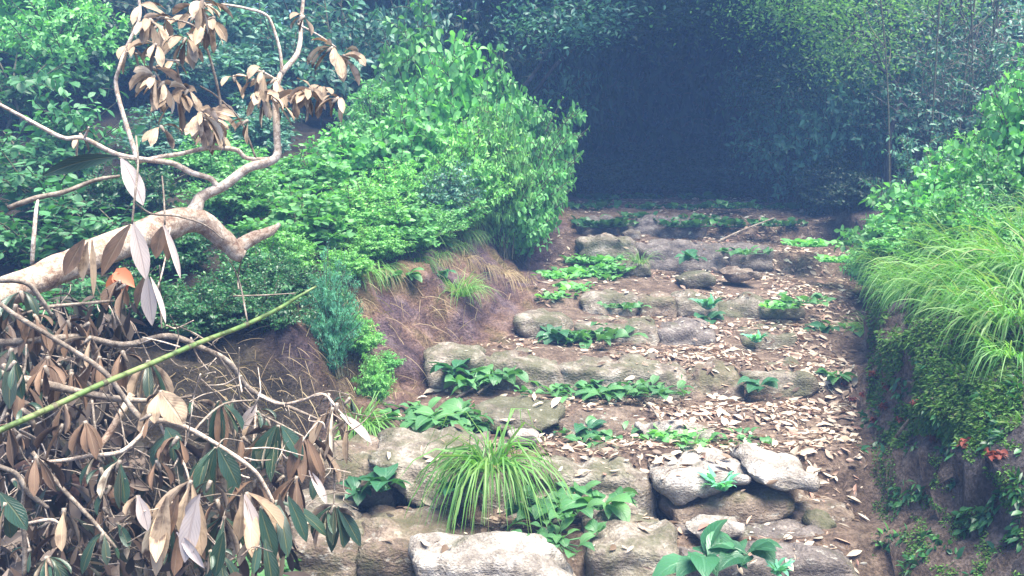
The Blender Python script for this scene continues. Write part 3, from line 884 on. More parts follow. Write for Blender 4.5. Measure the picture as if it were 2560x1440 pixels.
proto('lime', 11, 24, 1.0, 0.7, 0.05, 0.45, 18, OVATE_LO, 'lime', twigs=9, droop=0.4, tlen=0.22, whirl=0.3)
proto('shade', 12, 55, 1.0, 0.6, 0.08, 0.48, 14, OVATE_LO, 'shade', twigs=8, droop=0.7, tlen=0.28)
proto('twiggy', 13, 30, 1.0, 0.42, 0.045, 0.45, 11, OVATE_LO, 'blue', 'twig_bark', twigs=6, droop=0.6, tlen=0.3, r0=0.007, start=0.35)

_first = {}


def plant_thing(kind, pname, loc, rz, scale, label, cat, group=None):
    fo, st = PROTO[pname][:2]
    root = empty(kind, loc)
    root.rotation_euler = (0, 0, rz)
    root.scale = scale
    link("foliage", fo, root)
    link("stem", st, root)
    return tag(root, label, cat, group)


rs = random.Random(5)


def shrub(px, Y, top, wide, pname, label, kind="shrub", cat="shrub", group=None, sink=0.0):
    """A shrub rooted on the ground at distance Y, its crown reaching pixel row `top` and about `wide` pixels across."""
    x = (px - 1280) / F * Y
    p, _ = drop(x, Y)
    zt = W(px, top, Y).z
    hgt, spr = PROTO[pname][2:4]
    sx = wide / F * Y * 0.5 / spr
    sz = max(0.9 * sx * spr, (zt - p.z)) / (hgt * 0.93)
    return plant_thing(kind, pname, (p.x, p.y, p.z - 0.02 - sink), -PI / 2 + rs.uniform(-0.35, 0.35) if pname == 'over' else rs.uniform(0, 6.28), (sx, sx, sz), label, cat, group)


G_L = "leafy shrubs covering the left bank"
G_B = "hazy shrubs of the thicket behind the trail"
G_R = "leafy shrubs on the right bank"
# --- left bank, near
for a in [
    (60, 4.9, 560, 420, 'broad', "broad leaved shrub at the left edge, just above the thick pale trunk"),
    (260, 5.2, 590, 400, 'broad2', "broad leaved shrub between the pale trunk and the hanging pale leaf"),
    (130, 5.6, 380, 420, 'broad', "tall broad leaved shrub at the left edge below the bare twig"),
    (330, 5.9, 430, 360, 'dark', "dark leaved shrub behind the hanging pale leaf"),
    (20, 6.3, 260, 380, 'broad2', "light broad leaved shrub high at the left edge"),
    (200, 6.6, 190, 330, 'broad', "broad leaved shrub with big pale green leaves under the bare twig"),
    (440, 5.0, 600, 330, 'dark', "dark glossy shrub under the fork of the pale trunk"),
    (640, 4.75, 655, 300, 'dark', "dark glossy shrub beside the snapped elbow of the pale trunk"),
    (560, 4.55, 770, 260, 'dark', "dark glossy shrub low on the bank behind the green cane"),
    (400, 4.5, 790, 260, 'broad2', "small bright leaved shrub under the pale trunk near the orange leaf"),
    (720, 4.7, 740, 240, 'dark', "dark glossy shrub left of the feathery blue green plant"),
    (825, 4.55, 635, 165, 'feather', "feathery blue green plant beside the tip of the green cane"),
    (890, 4.75, 790, 150, 'fine', "yellow green small leaved shrub below the feathery plant"),
    (850, 4.75, 760, 150, 'fine2', "small leaved shrub at the lower left of the feathery plant"),
    (960, 4.9, 880, 110, 'fine2', "little leafy sprig on the red earth right of the yellow green shrub"),
    (930, 4.6, 880, 110, 'fine', "little yellow green shrub at the foot of the left bank"),
    (760, 5.6, 520, 330, 'nettle', "nettle like shrub right of the snapped trunk elbow"),
    (600, 5.9, 470, 330, 'fine2', "small leaved shrub in the crook under the rising pale limb"),
    (880, 6.0, 470, 340, 'fine', "pale green fine leaved shrub among the grass at the middle of the left bank"),
    (760, 6.6, 390, 330, 'nettle2', "nettle like shrub behind the rising pale limb"),
    (560, 6.9, 380, 300, 'fine2', "small leaved shrub behind the curved secondary limb"),
    (1000, 5.9, 560, 240, 'nettle', "nettle like shrub hanging over the rim of the red earth bank"),
    (420, 7.2, 300, 320, 'blue2', "blue green shrub behind the tan leaf clusters"),
    (820, 5.9, 520, 200, 'nettle', "pale nettle like herb at the rim of the left bank above the feathery plant"),
    (940, 5.6, 600, 190, 'fine', "yellow green fine herb at the rim of the left earth bank"),
    (1080, 6.2, 520, 190, 'fine2', "fine leaved herb on the rim over the red earth"),
    (1105, 6.5, 490, 170, 'over', "broad leaved herb on the rim at the ochre end of the bank"),
    (700, 5.2, 560, 220, 'fine', "pale fine leaved herb right of the snapped trunk elbow"),
    (980, 6.6, 400, 220, 'fine', "bright fine leaved herb in the middle of the grassy slope"),
    (860, 7.2, 330, 240, 'nettle', "light nettle like herb high on the grassy slope"),
    (1090, 6.7, 430, 200, 'fine2', "small leaved herb standing before the grey green shrub on the bank crest"),
    (1150, 6.9, 470, 180, 'nettle', "nettle like herb at the rim just left of the leaning bush"),
    (1010, 6.4, 500, 190, 'nettle2', "mid green herb amid the drooping tussocks at the bank rim"),
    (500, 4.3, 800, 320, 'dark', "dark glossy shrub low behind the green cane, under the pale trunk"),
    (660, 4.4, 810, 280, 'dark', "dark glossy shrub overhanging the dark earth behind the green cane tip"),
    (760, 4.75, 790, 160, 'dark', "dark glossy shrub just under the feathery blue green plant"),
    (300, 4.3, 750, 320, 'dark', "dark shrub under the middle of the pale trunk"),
    (110, 4.3, 690, 360, 'broad2', "broad leaved shrub behind the base of the pale trunk"),
    (860, 5.2, 720, 170, 'fine', "yellow green fine leaved shrub right of the feathery plant"),
    (640, 7.6, 250, 320, 'blue', "blue green shrub between the two upright dead limbs"),
]:
    shrub(*a, group=G_L)
# --- central bush on the crest of the left bank
for a in [
    (1010, 7.2, 270, 300, 'nettle2', "nettle like bush at the left foot of the big central bush"),
    (1150, 7.7, 110, 280, 'nettle', "tallest stem group of the big central bush on the left bank crest"),
    (1260, 7.9, 170, 200, 'nettle2', "upright right hand stems of the big central bush"),
    (1290, 8.0, 240, 190, 'nettle', "leafy stems at the right shoulder of the big central bush"),
    (1305, 7.9, 265, 220, 'over', "bush at the right edge of the left bank, leaning over the dark hollow"),
    (1292, 7.4, 325, 210, 'over', "leaning leafy bush hanging over the far end of the left bank"),
    (1268, 7.15, 410, 200, 'over', "low drooping bush over the ochre end of the earth bank"),
    (1330, 8.5, 300, 160, 'fine2', "light stems at the outer right of the central bush, against the dark hollow"),
    (1190, 7.3, 330, 170, 'nettle2', "leafy bush just behind the bank crest, right of the wilted grey green shrub"),
    (1250, 7.0, 260, 190, 'fine', "pale fine leaved bush at the middle of the central bush"),
    (1080, 7.4, 190, 220, 'nettle', "mid green leafy stems left of the tallest stem group"),
    (1180, 6.9, 300, 260, 'fine', "fine leaved bush in front of the big central bush"),
    (950, 7.8, 220, 280, 'fine2', "small leaved bush left of the big central bush"),
    (1060, 8.3, 60, 260, 'nettle2', "high bush behind the big central bush reaching near the top of the view"),
    (1120, 6.6, 400, 200, 'blue2', "grey green shrub with wilted hanging leaves on the bank crest"),
]:
    shrub(*a, group=G_L)
# --- behind, left half
for i, (px, Y, top, wide, pn) in enumerate([
    (40, 7.6, 40, 420, 'broad2'), (200, 8.2, -40, 420, 'fine2'), (380, 8.6, 90, 420, 'shade'), (90, 9.0, -120, 480, 'nettle'),
    (560, 8.8, 120, 420, 'blue'), (720, 9.2, 30, 400, 'blue2'), (880, 9.2, -20, 420, 'blue2'), (560, 9.8, -60, 440, 'blue'),
    (1040, 9.6, -40, 320, 'blue'), (1180, 10.2, -60, 330, 'shade'), (760, 10.4, -140, 440, 'blue2'), (350, 9.8, -140, 460, 'shade'),
    (1330, 10.8, -20, 300, 'blue2'), (960, 11.0, -160, 420, 'shade'), (1380, 11.6, -120, 330, 'shade'), (130, 10.4, -220, 480, 'blue')]):
    shrub(px, Y, top, wide, pn, "hazy tall shrub in the dim thicket behind the left bank", "tall_shrub", "shrub", "tall shrubs behind the left bank")
# --- behind, right half
for i, (px, Y, top, wide, pn) in enumerate([
    (1960, 9.8, 200, 300, 'blue2'), (2080, 9.4, 100, 300, 'blue'), (2200, 9.0, 130, 300, 'blue2'), (2330, 8.6, 40, 320, 'twiggy'),
    (2460, 8.4, 40, 320, 'twiggy'), (2250, 9.8, -60, 360, 'twiggy'), (2400, 9.6, -80, 380, 'twiggy'), (2540, 9.2, -60, 360, 'twiggy'),
    (2080, 10.6, -60, 360, 'blue'), (1960, 11.4, -40, 360, 'blue2'), (2300, 10.8, -160, 420, 'blue'), (2560, 10.4, -160, 460, 'blue2'),
    (1480, 10.9, 455, 240, 'shade'), (1620, 11.6, 440, 260, 'shade'), (1760, 11.2, 450, 240, 'shade'), (1900, 10.8, 430, 240, 'shade'), (2010, 10.0, 430, 220, 'shade'),
    (2080, 9.0, 380, 200, 'shade'), (2160, 8.4, 440, 200, 'shade'), (1900, 10.8, 330, 240, 'shade'), (1780, 12.6, 330, 260, 'shade')]):
    shrub(px, Y, top, wide, pn, "hazy thin stemmed shrub in the bluish thicket beyond the right bank", "tall_shrub", "shrub", "tall shrubs beyond the right bank")
# dark back wall of the hollow
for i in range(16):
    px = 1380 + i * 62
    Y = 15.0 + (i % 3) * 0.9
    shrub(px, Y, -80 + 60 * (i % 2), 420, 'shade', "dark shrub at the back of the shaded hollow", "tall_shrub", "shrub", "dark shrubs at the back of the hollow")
# --- right bank
for a in [
    (2250, 6.6, 470, 240, 'nettle', "nettle like shrub on the right bank beside the dark hollow"),
    (2330, 6.1, 400, 260, 'nettle2', "nettle like shrub on top of the right bank behind the long grass"),
    (2200, 6.9, 560, 170, 'nettle2', "leafy shrub hanging over the path at the far end of the right bank"),
    (2300, 7.2, 330, 250, 'blue2', "grey green shrub with pale tips at the crest of the right bank"),
    (2430, 6.4, 330, 260, 'fine', "fine leaved shrub on the right bank crest"),
    (2540, 6.0, 200, 260, 'nettle', "tall leafy shrub at the right edge above the long grass"),
    (2500, 5.4, 470, 220, 'dark', "darker leaved shrub among the long grass at the right edge"),
    (2260, 5.7, 560, 170, 'nettle', "leafy herb at the path side edge of the right bank grass"),
    (2400, 5.2, 470, 170, 'nettle', "leafy herb in the thick of the right bank grass"),
    (2310, 5.2, 560, 130, 'fine', "small pale herb at the lower edge of the right bank grass"),
    (2470, 5.7, 380, 190, 'nettle2', "leafy herb at the top of the right bank grass"),
    (2440, 4.9, 520, 150, 'nettle', "leafy herb rising through the long grass of the right bank"),
    (2540, 4.6, 560, 150, 'nettle2', "leafy herb at the right edge amid the long grass"),
    (2350, 5.4, 500, 150, 'fine', "pale fine leaved herb in the long grass of the right bank"),
    (2500, 4.2, 760, 130, 'fine2', "small herb under the long grass above the mossy rock"),
    (2170, 7.6, 610, 130, 'fine2', "small shrub at the far foot of the right bank"),
    (2560, 7.2, 130, 280, 'fine2', "small leaved tall shrub at the upper right edge"),
]:
    shrub(*a, group=G_R)

# ------------------------------------------------------------------ trees: trunks and the canopy that shades the hollow
def crown_mesh(seed, n_clump, rad_, zr, per, L, lm, cs=1.0):
    rng = np.random.default_rng(seed)
    lb = Buf()
    P, D = [], []
    cl = []
    for c in range(n_clump):
        v = rng.normal(0, 1, 3); v /= np.linalg.norm(v)
        q = v * np.array([rad_, rad_, zr]) * rng.uniform(0.35, 1.0)
        cl.append(q)
        s = rng.uniform(0.35, 0.6) * cs
        pts = q + rng.normal(0, 1, (per, 3)) * np.array([s, s, s * 0.5])
        P.append(pts)
        D.append(rng.normal(0, 1, (per, 3)) * np.array([1, 1, 0.5]))
    P = np.concatenate(P); D = np.concatenate(D)
    n = len(P)
    LL = L * rng.uniform(0.6, 1.2, n)
    blades(lb, P, D, LL, LL * 0.45, rng.uniform(0.2, 1.2, n), OVATE_LO, np.array([0, 0, 1.0]) + rng.normal(0, 0.5, (n, 3)), 0.0, 0.2)
    return lb.mesh("crown", M[lm]), cl


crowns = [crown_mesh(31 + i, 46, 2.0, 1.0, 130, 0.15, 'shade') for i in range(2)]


def tree(x, y, h, ci, label, group, s=1.0, off=(0.2, 0.1)):
    p, _ = drop(x, y)
    root = empty("tree", (p.x, p.y, p.z - 0.05))
    me, cl = crowns[ci]
    cr = link("crown", me, root, (off[0], off[1], h))
    cr.rotation_euler = (0, 0, rs.uniform(0, 6.28))
    cr.scale = (s, s, s)
    tb = Buf()
    rr = random.Random(int(x * 100 + y * 7))
    j = lambda a: rr.uniform(-a, a)
    top = np.array([off[0], off[1], h])
    tube(tb, [(0, 0, -0.1), (j(.1), j(.1), h * 0.35), (j(.2) + off[0] * 0.2, j(.2) + off[1] * 0.2, h * 0.72), tuple(top)], [0.10, 0.08, 0.06, 0.03] if ci < 2 else [0.03, 0.025, 0.018, 0.008], 8, k=4, lump=0.15)
    for q in cl[::5]:
        a = np.array([j(.05) + off[0] * 0.4, j(.05) + off[1] * 0.4, h * rr.uniform(0.78, 0.9)])
        e = top + q * 0.85 * s
        tube(tb, [tuple(a), tuple((a + e) / 2 + np.array([0, 0, 0.2])), tuple(e)], [0.035, 0.02, 0.006] if ci < 2 else [0.01, 0.007, 0.003], 5, k=3)
    link("trunk", tb.mesh("trunk", M['trunk']), root)
    return tag(root, label, "tree", group)


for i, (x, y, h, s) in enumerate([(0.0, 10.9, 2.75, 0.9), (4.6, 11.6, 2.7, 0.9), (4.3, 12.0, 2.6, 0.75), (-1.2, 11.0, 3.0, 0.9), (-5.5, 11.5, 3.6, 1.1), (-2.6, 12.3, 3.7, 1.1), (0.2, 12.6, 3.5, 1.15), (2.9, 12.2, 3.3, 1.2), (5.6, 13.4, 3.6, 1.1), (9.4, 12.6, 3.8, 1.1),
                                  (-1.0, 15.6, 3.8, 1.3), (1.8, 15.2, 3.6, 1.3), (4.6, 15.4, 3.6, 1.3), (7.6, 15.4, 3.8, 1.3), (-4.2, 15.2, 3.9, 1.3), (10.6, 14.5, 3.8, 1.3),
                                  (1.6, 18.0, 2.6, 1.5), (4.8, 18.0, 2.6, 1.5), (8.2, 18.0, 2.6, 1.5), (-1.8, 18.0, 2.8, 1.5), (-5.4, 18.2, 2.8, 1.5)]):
    tree(x, y, h, i % 2, "added dark tree, its crown out of view, shading the far end of the trail", "dark trees over the hollow", s, {1: (-2.3, -0.9), 2: (-0.7, -0.8)}.get(i, (0.2, 0.1)))

lime_crowns = [crown_mesh(61, 16, 0.6, 0.30, 200, 0.042, 'lime', 0.5), crown_mesh(62, 10, 0.42, 0.28, 180, 0.04, 'lime', 0.5)]
crowns += lime_crowns
for (bx, by, px, py, Y, ci, lab) in [(3.7, 9.3, 1985, 20, 8.9, 2, "bright lime green crown of fine leaves at the top, over the dark hollow"), (3.4, 8.7, 2135, 120, 8.6, 3, "small lime green crown lower right of the topmost lime crown"),
                                     (4.6, 9.2, 2330, -10, 8.8, 3, "pale lime green crown at the top among the thin stems")]:
    g_, _ = drop(bx, by)
    c_ = W(px, py, Y)
    tree(bx, by, c_.z - g_.z + 0.05, ci, lab, None, 1.0, (c_.x - bx, c_.y - by))
tree(4.5, 9.8, 3.3, 0, "added dark tree, its crown out of view, shading the far end of the trail", "dark trees over the hollow", 0.8, (-2.2, -1.1))  # added tree: crown set out of view to shade the landing
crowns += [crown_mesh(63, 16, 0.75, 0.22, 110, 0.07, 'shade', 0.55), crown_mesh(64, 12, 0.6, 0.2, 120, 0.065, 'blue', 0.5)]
for (bx, by, px, py, Y, ci, lab) in [(0.2, 10.2, 1560, 30, 9.4, 4, "hazy blue green crown arching over the top of the dark hollow"), (3.9, 10.0, 1800, 10, 9.6, 4, "dim crown hanging over the top of the dark hollow beside the lime crown"),
                                     (0.0, 9.6, 1400, 40, 9.0, 5, "mid green crown over the bush at the top left of the dark hollow"), (4.2, 9.9, 2010, 190, 9.7, 4, "hazy foliage hanging at the upper right corner of the dark hollow")]:
    g_, _ = drop(bx, by)
    c_ = W(px, py, Y)
    tree(bx, by, c_.z - g_.z + 0.05, ci, lab, None, 1.0, (c_.x - bx, c_.y - by))
for i in range(16):
    px = 2130 + i * 28 + rs.uniform(-12, 12)
    Y = rs.uniform(8.0, 9.6)
    p, _ = drop((px - 1280) / F * Y, Y)
    e = empty("thin_stem", (p.x, p.y, p.z - 0.05))
    tag(e, "thin pale bare stem rising through the bluish thicket beyond the right bank", "stem", "thin stems in the right hand thicket")
    bb = Buf()
    dx, dy = rs.uniform(-0.5, 0.5), rs.uniform(-0.3, 0.2)
    hh = rs.uniform(1.8, 3.4)
    tube(bb, [(0, 0, 0), (dx * 0.2, dy * 0.2, hh * 0.4), (dx * 0.6, dy * 0.6, hh * 0.75), (dx * 1.3, dy * 1.2, hh)], [0.008, 0.007, 0.005, 0.002], 5, k=4, lump=0.1)
    for q in range(5):
        t = rs.uniform(0.35, 0.95)
        a_ = np.array([dx * t * t, dy * t * t, hh * t])
        tube(bb, [tuple(a_), tuple(a_ + np.array([rs.uniform(-.2, .2), rs.uniform(-.15, .15), 0.18])), tuple(a_ + np.array([rs.uniform(-.45, .45), rs.uniform(-.3, .3), 0.38]))], [0.005, 0.004, 0.002], 4, k=3)
    link("stalk", bb.mesh("stalk", M['stem']), e)

# ------------------------------------------------------------------ grass
def tuft_mesh(seed, n, r, L, Wd, lm, up=1.0, droop=(0.8, 2.4), bias=(0, 0)):
    rng = np.random.default_rng(seed)
    b = Buf()
    ph = rng.uniform(0, 2 * PI, n)
    rr = r * np.sqrt(rng.uniform(0, 1, n))
    P = np.stack([rr * np.cos(ph), rr * np.sin(ph), np.full(n, -0.02)], -1)
    az = ph + rng.normal(0, 0.5, n)
    D = np.stack([np.cos(az) * rng.uniform(0.15, 0.9, n) + bias[0], np.sin(az) * rng.uniform(0.15, 0.9, n) + bias[1], np.full(n, up)], -1)
    LL = L * rng.uniform(0.5, 1.15, n)
    blades(b, P, D, LL, Wd * rng.uniform(0.7, 1.2, n), rng.uniform(*droop, n), BLADE, None, rng.normal(0, 0.5, n), 0.35)
    return b.mesh("grass_tussock", M[lm])


TUFT = {'grass': tuft_mesh(41, 260, 0.12, 0.42, 0.007, 'grass'), 'bright': tuft_mesh(42, 230, 0.19, 0.36, 0.0075, 'bright_grass', 0.9, (0.8, 3.2), (-0.15, -0.2)), 'bright2': tuft_mesh(46, 150, 0.17, 0.31, 0.009, 'grass', 0.7, (0.8, 3.4), (-0.3, -0.2)),
        'fresh': tuft_mesh(43, 190, 0.06, 0.44, 0.0085, 'grass', 1.0, (1.6, 3.2), (0, -0.35)), 'rim': tuft_mesh(47, 70, 0.09, 0.42, 0.0065, 'grass', 0.55, (1.8, 3.6), (0.5, -0.45)), 'thin': tuft_mesh(44, 60, 0.04, 0.25, 0.005, 'grass'),
        'dry': tuft_mesh(45, 90, 0.07, 0.40, 0.005, 'dry_grass', 0.5, (2.0, 3.5), (0.4, -0.4))}


def tuft(px, Y, size, tk, label, group=None, x=None, lift=0.0, flat_=1.0):
    x = (px - 1280) / F * Y if x is None else x
    p, _ = drop(x, Y)
    o = link("grass_tussock", TUFT[tk], None, (p.x, p.y, p.z + lift))
    o.rotation_euler = (0, 0, rs.uniform(-0.5, 0.5) if tk in ('rim', 'bright', 'bright2', 'fresh', 'dry') else rs.uniform(0, 6.28))
    o.scale = (size, size, size * flat_)
    return tag(o, label, "grass tussock", group)


hero = tuft(1225, 3.50, 1.0, 'fresh', "arching bright green grass tuft growing in front of the boulder course")
_p = W(1225, 1160, 3.62)
hero.location = _p
hero.scale = (1.0, 1.0, 1.0)
tuft(890, 4.35, 0.75, 'fresh', "long thin grass tuft at the foot of the left bank beside the dead leaves")
tuft(930, 3.15, 0.6, 'thin', "small yellowish grass tuft in front of the brown mossy slab")
tuft(1600, 7.2, 0.9, 'thin', "upright blue green grass tuft next to the bright green ground plants")
tuft(1735, 4.1, 0.6, 'thin', "short fresh grass tuft beside the flat pale stone")
tuft(1170, 4.95, 0.6, 'thin', "sparse grass tuft growing on the left end stone of the long step")
_g = "long grass tussocks hanging over the right bank"
for i, (px, Y, s) in enumerate([(2290, 5.3, 0.9), (2380, 5.1, 1.0), (2470, 4.9, 1.1), (2350, 4.85, 0.9), (2440, 4.6, 1.05), (2540, 4.5, 1.1), (2500, 4.25, 1.0), (2590, 4.2, 1.1),
                                (2560, 4.8, 1.0), (2240, 5.8, 0.8), (2330, 5.7, 0.9), (2430, 5.4, 1.0), (2520, 5.3, 1.0), (2600, 5.2, 1.0), (2570, 3.95, 0.95), (2640, 4.0, 1.0), (2390, 4.5, 0.8), (2300, 4.95, 0.75), (2480, 4.0, 0.7), (2530, 3.7, 0.8), (2600, 3.7, 0.9), (2580, 3.5, 0.7), (2420, 4.2, 0.7), (2330, 4.7, 0.7), (2260, 5.2, 0.7), (2190, 6.2, 0.7)]):
    tuft(px, Y, s * rs.uniform(0.8, 1.15), 'bright2' if i % 3 == 1 else 'bright', "bright yellow green long grass tussock spilling over the mossy right bank", _g)
_g = "green grass tussocks on the crest of the left bank"
for i in range(52):
    px = 720 + rs.random() * 680
    Y = 5.7 + rs.random() * 1.9
    if (px - 1280) / F * Y > prm(Y, LY, LXF) - prm(Y, LY, LW) - 0.12:
        px -= rs.uniform(150, 480)
    tuft(px, Y, 0.4 + rs.random() * 0.35, 'grass', "green grass tussock among the shrubs on the left bank", _g)
_g = "thin green tussocks drooping over the rim of the left bank"
for i in range(22):
    Y = 5.0 + i * 0.105 + rs.uniform(-0.04, 0.04)
    x = float(prm(Y, LY, LXF) - prm(Y, LY, LW) * rs.uniform(0.85, 1.15))
    tuft(0, Y, rs.uniform(0.32, 0.62), 'rim', "thin drooping green tussock spilling over the rim of the left earth bank", _g, x=x)
_g = "dry grass hanging on the earth bank"
for i, (px, Y, s) in enumerate([(1210, 6.45, .6), (1260, 6.6, .65), (1160, 6.3, 0.5), (1100, 6.1, 0.45), (960, 5.5, 0.5), (870, 5.1, 0.5), (800, 4.75, 0.5), (740, 4.6, 0.5), (1040, 5.85, 0.5), (1320, 6.9, 0.5)]):
    tuft(px, Y, s, 'dry', "tuft of dry straw coloured grass hanging down the left earth bank", _g)

rt = []
rgr = np.random.default_rng(8)
while len(rt) < 560:
    px, py = 380 + 950 * rgr.uniform() ** 1.6, rgr.uniform(570, 1040)
    p, n_ = shot(px, py)
    if p is None or p.x > prm(p.y, LY, LXF) + 0.02 or p.x < prm(p.y, LY, LXF) - prm(p.y, LY, LW) * 1.25:
        continue
    rt.append((p, n_))
b = Buf()
n = len(rt)
blades(b, [p + n_ * 0.004 for p, n_ in rt], [n_ * 0.5 + Vector((rgr.normal(0, 0.7), rgr.normal(0, 0.3), rgr.normal(-0.5, 0.5))) for p, n_ in rt], rgr.uniform(0.03, 0.20, n), 0.0035, rgr.uniform(0.3, 2.0, n), BLADE, None, rgr.normal(0, 1, n), 0.3)
tag(link("rootlets", b.mesh("rootlets", M['dry_grass'])), "thin straw coloured rootlets sticking out of the left earth bank", "roots", kind="stuff")

# ------------------------------------------------------------------ low plants on the steps
def rosette_mesh(seed, n, L, ratio, lm, up=(0.5, 1.4), droop=(0.8, 1.8), prof=PETIOLED, spread=0.02):
    rng = np.random.default_rng(seed)
    b = Buf()
    ph = np.arange(n) * 2.4 + rng.normal(0, 0.3, n)
    P = np.stack([np.clip(rng.normal(0, spread, n), -1.5 * spread, 1.5 * spread), np.clip(rng.normal(0, spread, n), -1.5 * spread, 1.5 * spread), np.full(n, -0.01)], -1)
    D = np.stack([np.cos(ph), np.sin(ph), rng.uniform(*up, n)], -1)
    LL = L * rng.uniform(0.6, 1.1, n)
    blades(b, P, D, LL, LL * ratio * rng.uniform(0.85, 1.15, n), rng.uniform(*droop, n), prof, None, rng.normal(0, 0.25, n), 0.22, wave=0.12)
    for p_ in P:                                   # the short stalks that join the leaves at the root
        tube(b, [(0, 0, -0.02), tuple(p_ * 0.6 + np.array([0, 0, -0.006])), tuple(p_ + np.array([0, 0, 0.002]))], [0.003, 0.003, 0.002], 4, k=2)
    return b.mesh("leaf_rosette", M[lm])


ROS = {'big': rosette_mesh(51, 11, 0.24, 0.46, 'rosette_dark'), 'mid': rosette_mesh(52, 12, 0.17, 0.46, 'rosette'), 'mid2': rosette_mesh(53, 9, 0.17, 0.5, 'rosette_dark'),
       'clump': rosette_mesh(54, 26, 0.13, 0.5, 'rosette', spread=0.07), 'clump2': rosette_mesh(55, 34, 0.10, 0.6, 'rosette', (0.6, 2.0), (0.6, 1.8), spread=0.09),
       'spiky': rosette_mesh(56, 22, 0.11, 0.24, 'feather', (0.5, 2.0), (0.4, 1.2), OVATE), 'bright': rosette_mesh(57, 60, 0.075, 0.75, 'nettle', (0.8, 2.5), (0.6, 1.6), spread=0.09), 'dim': rosette_mesh(58, 40, 0.075, 0.7, 'dark', (0.8, 2.5), (0.6, 1.6), spread=0.08)}  # dim: darker leaf colour standing in for shade at the trail's far end


def rosette(px, py, size, rk, label, group=None, Y=None):
    if Y is None:
        p, _ = shot(px, py)
    else:
        p = W(px, py, Y)
    o = link("broadleaf_plant", ROS[rk], None, p)
    o.rotation_euler = (0, 0, rs.uniform(0, 6.28))
    size *= 1.05
    o.scale = (size,) * 3
    return tag(o, label, "plant", group or "small leafy plants growing on the steps")


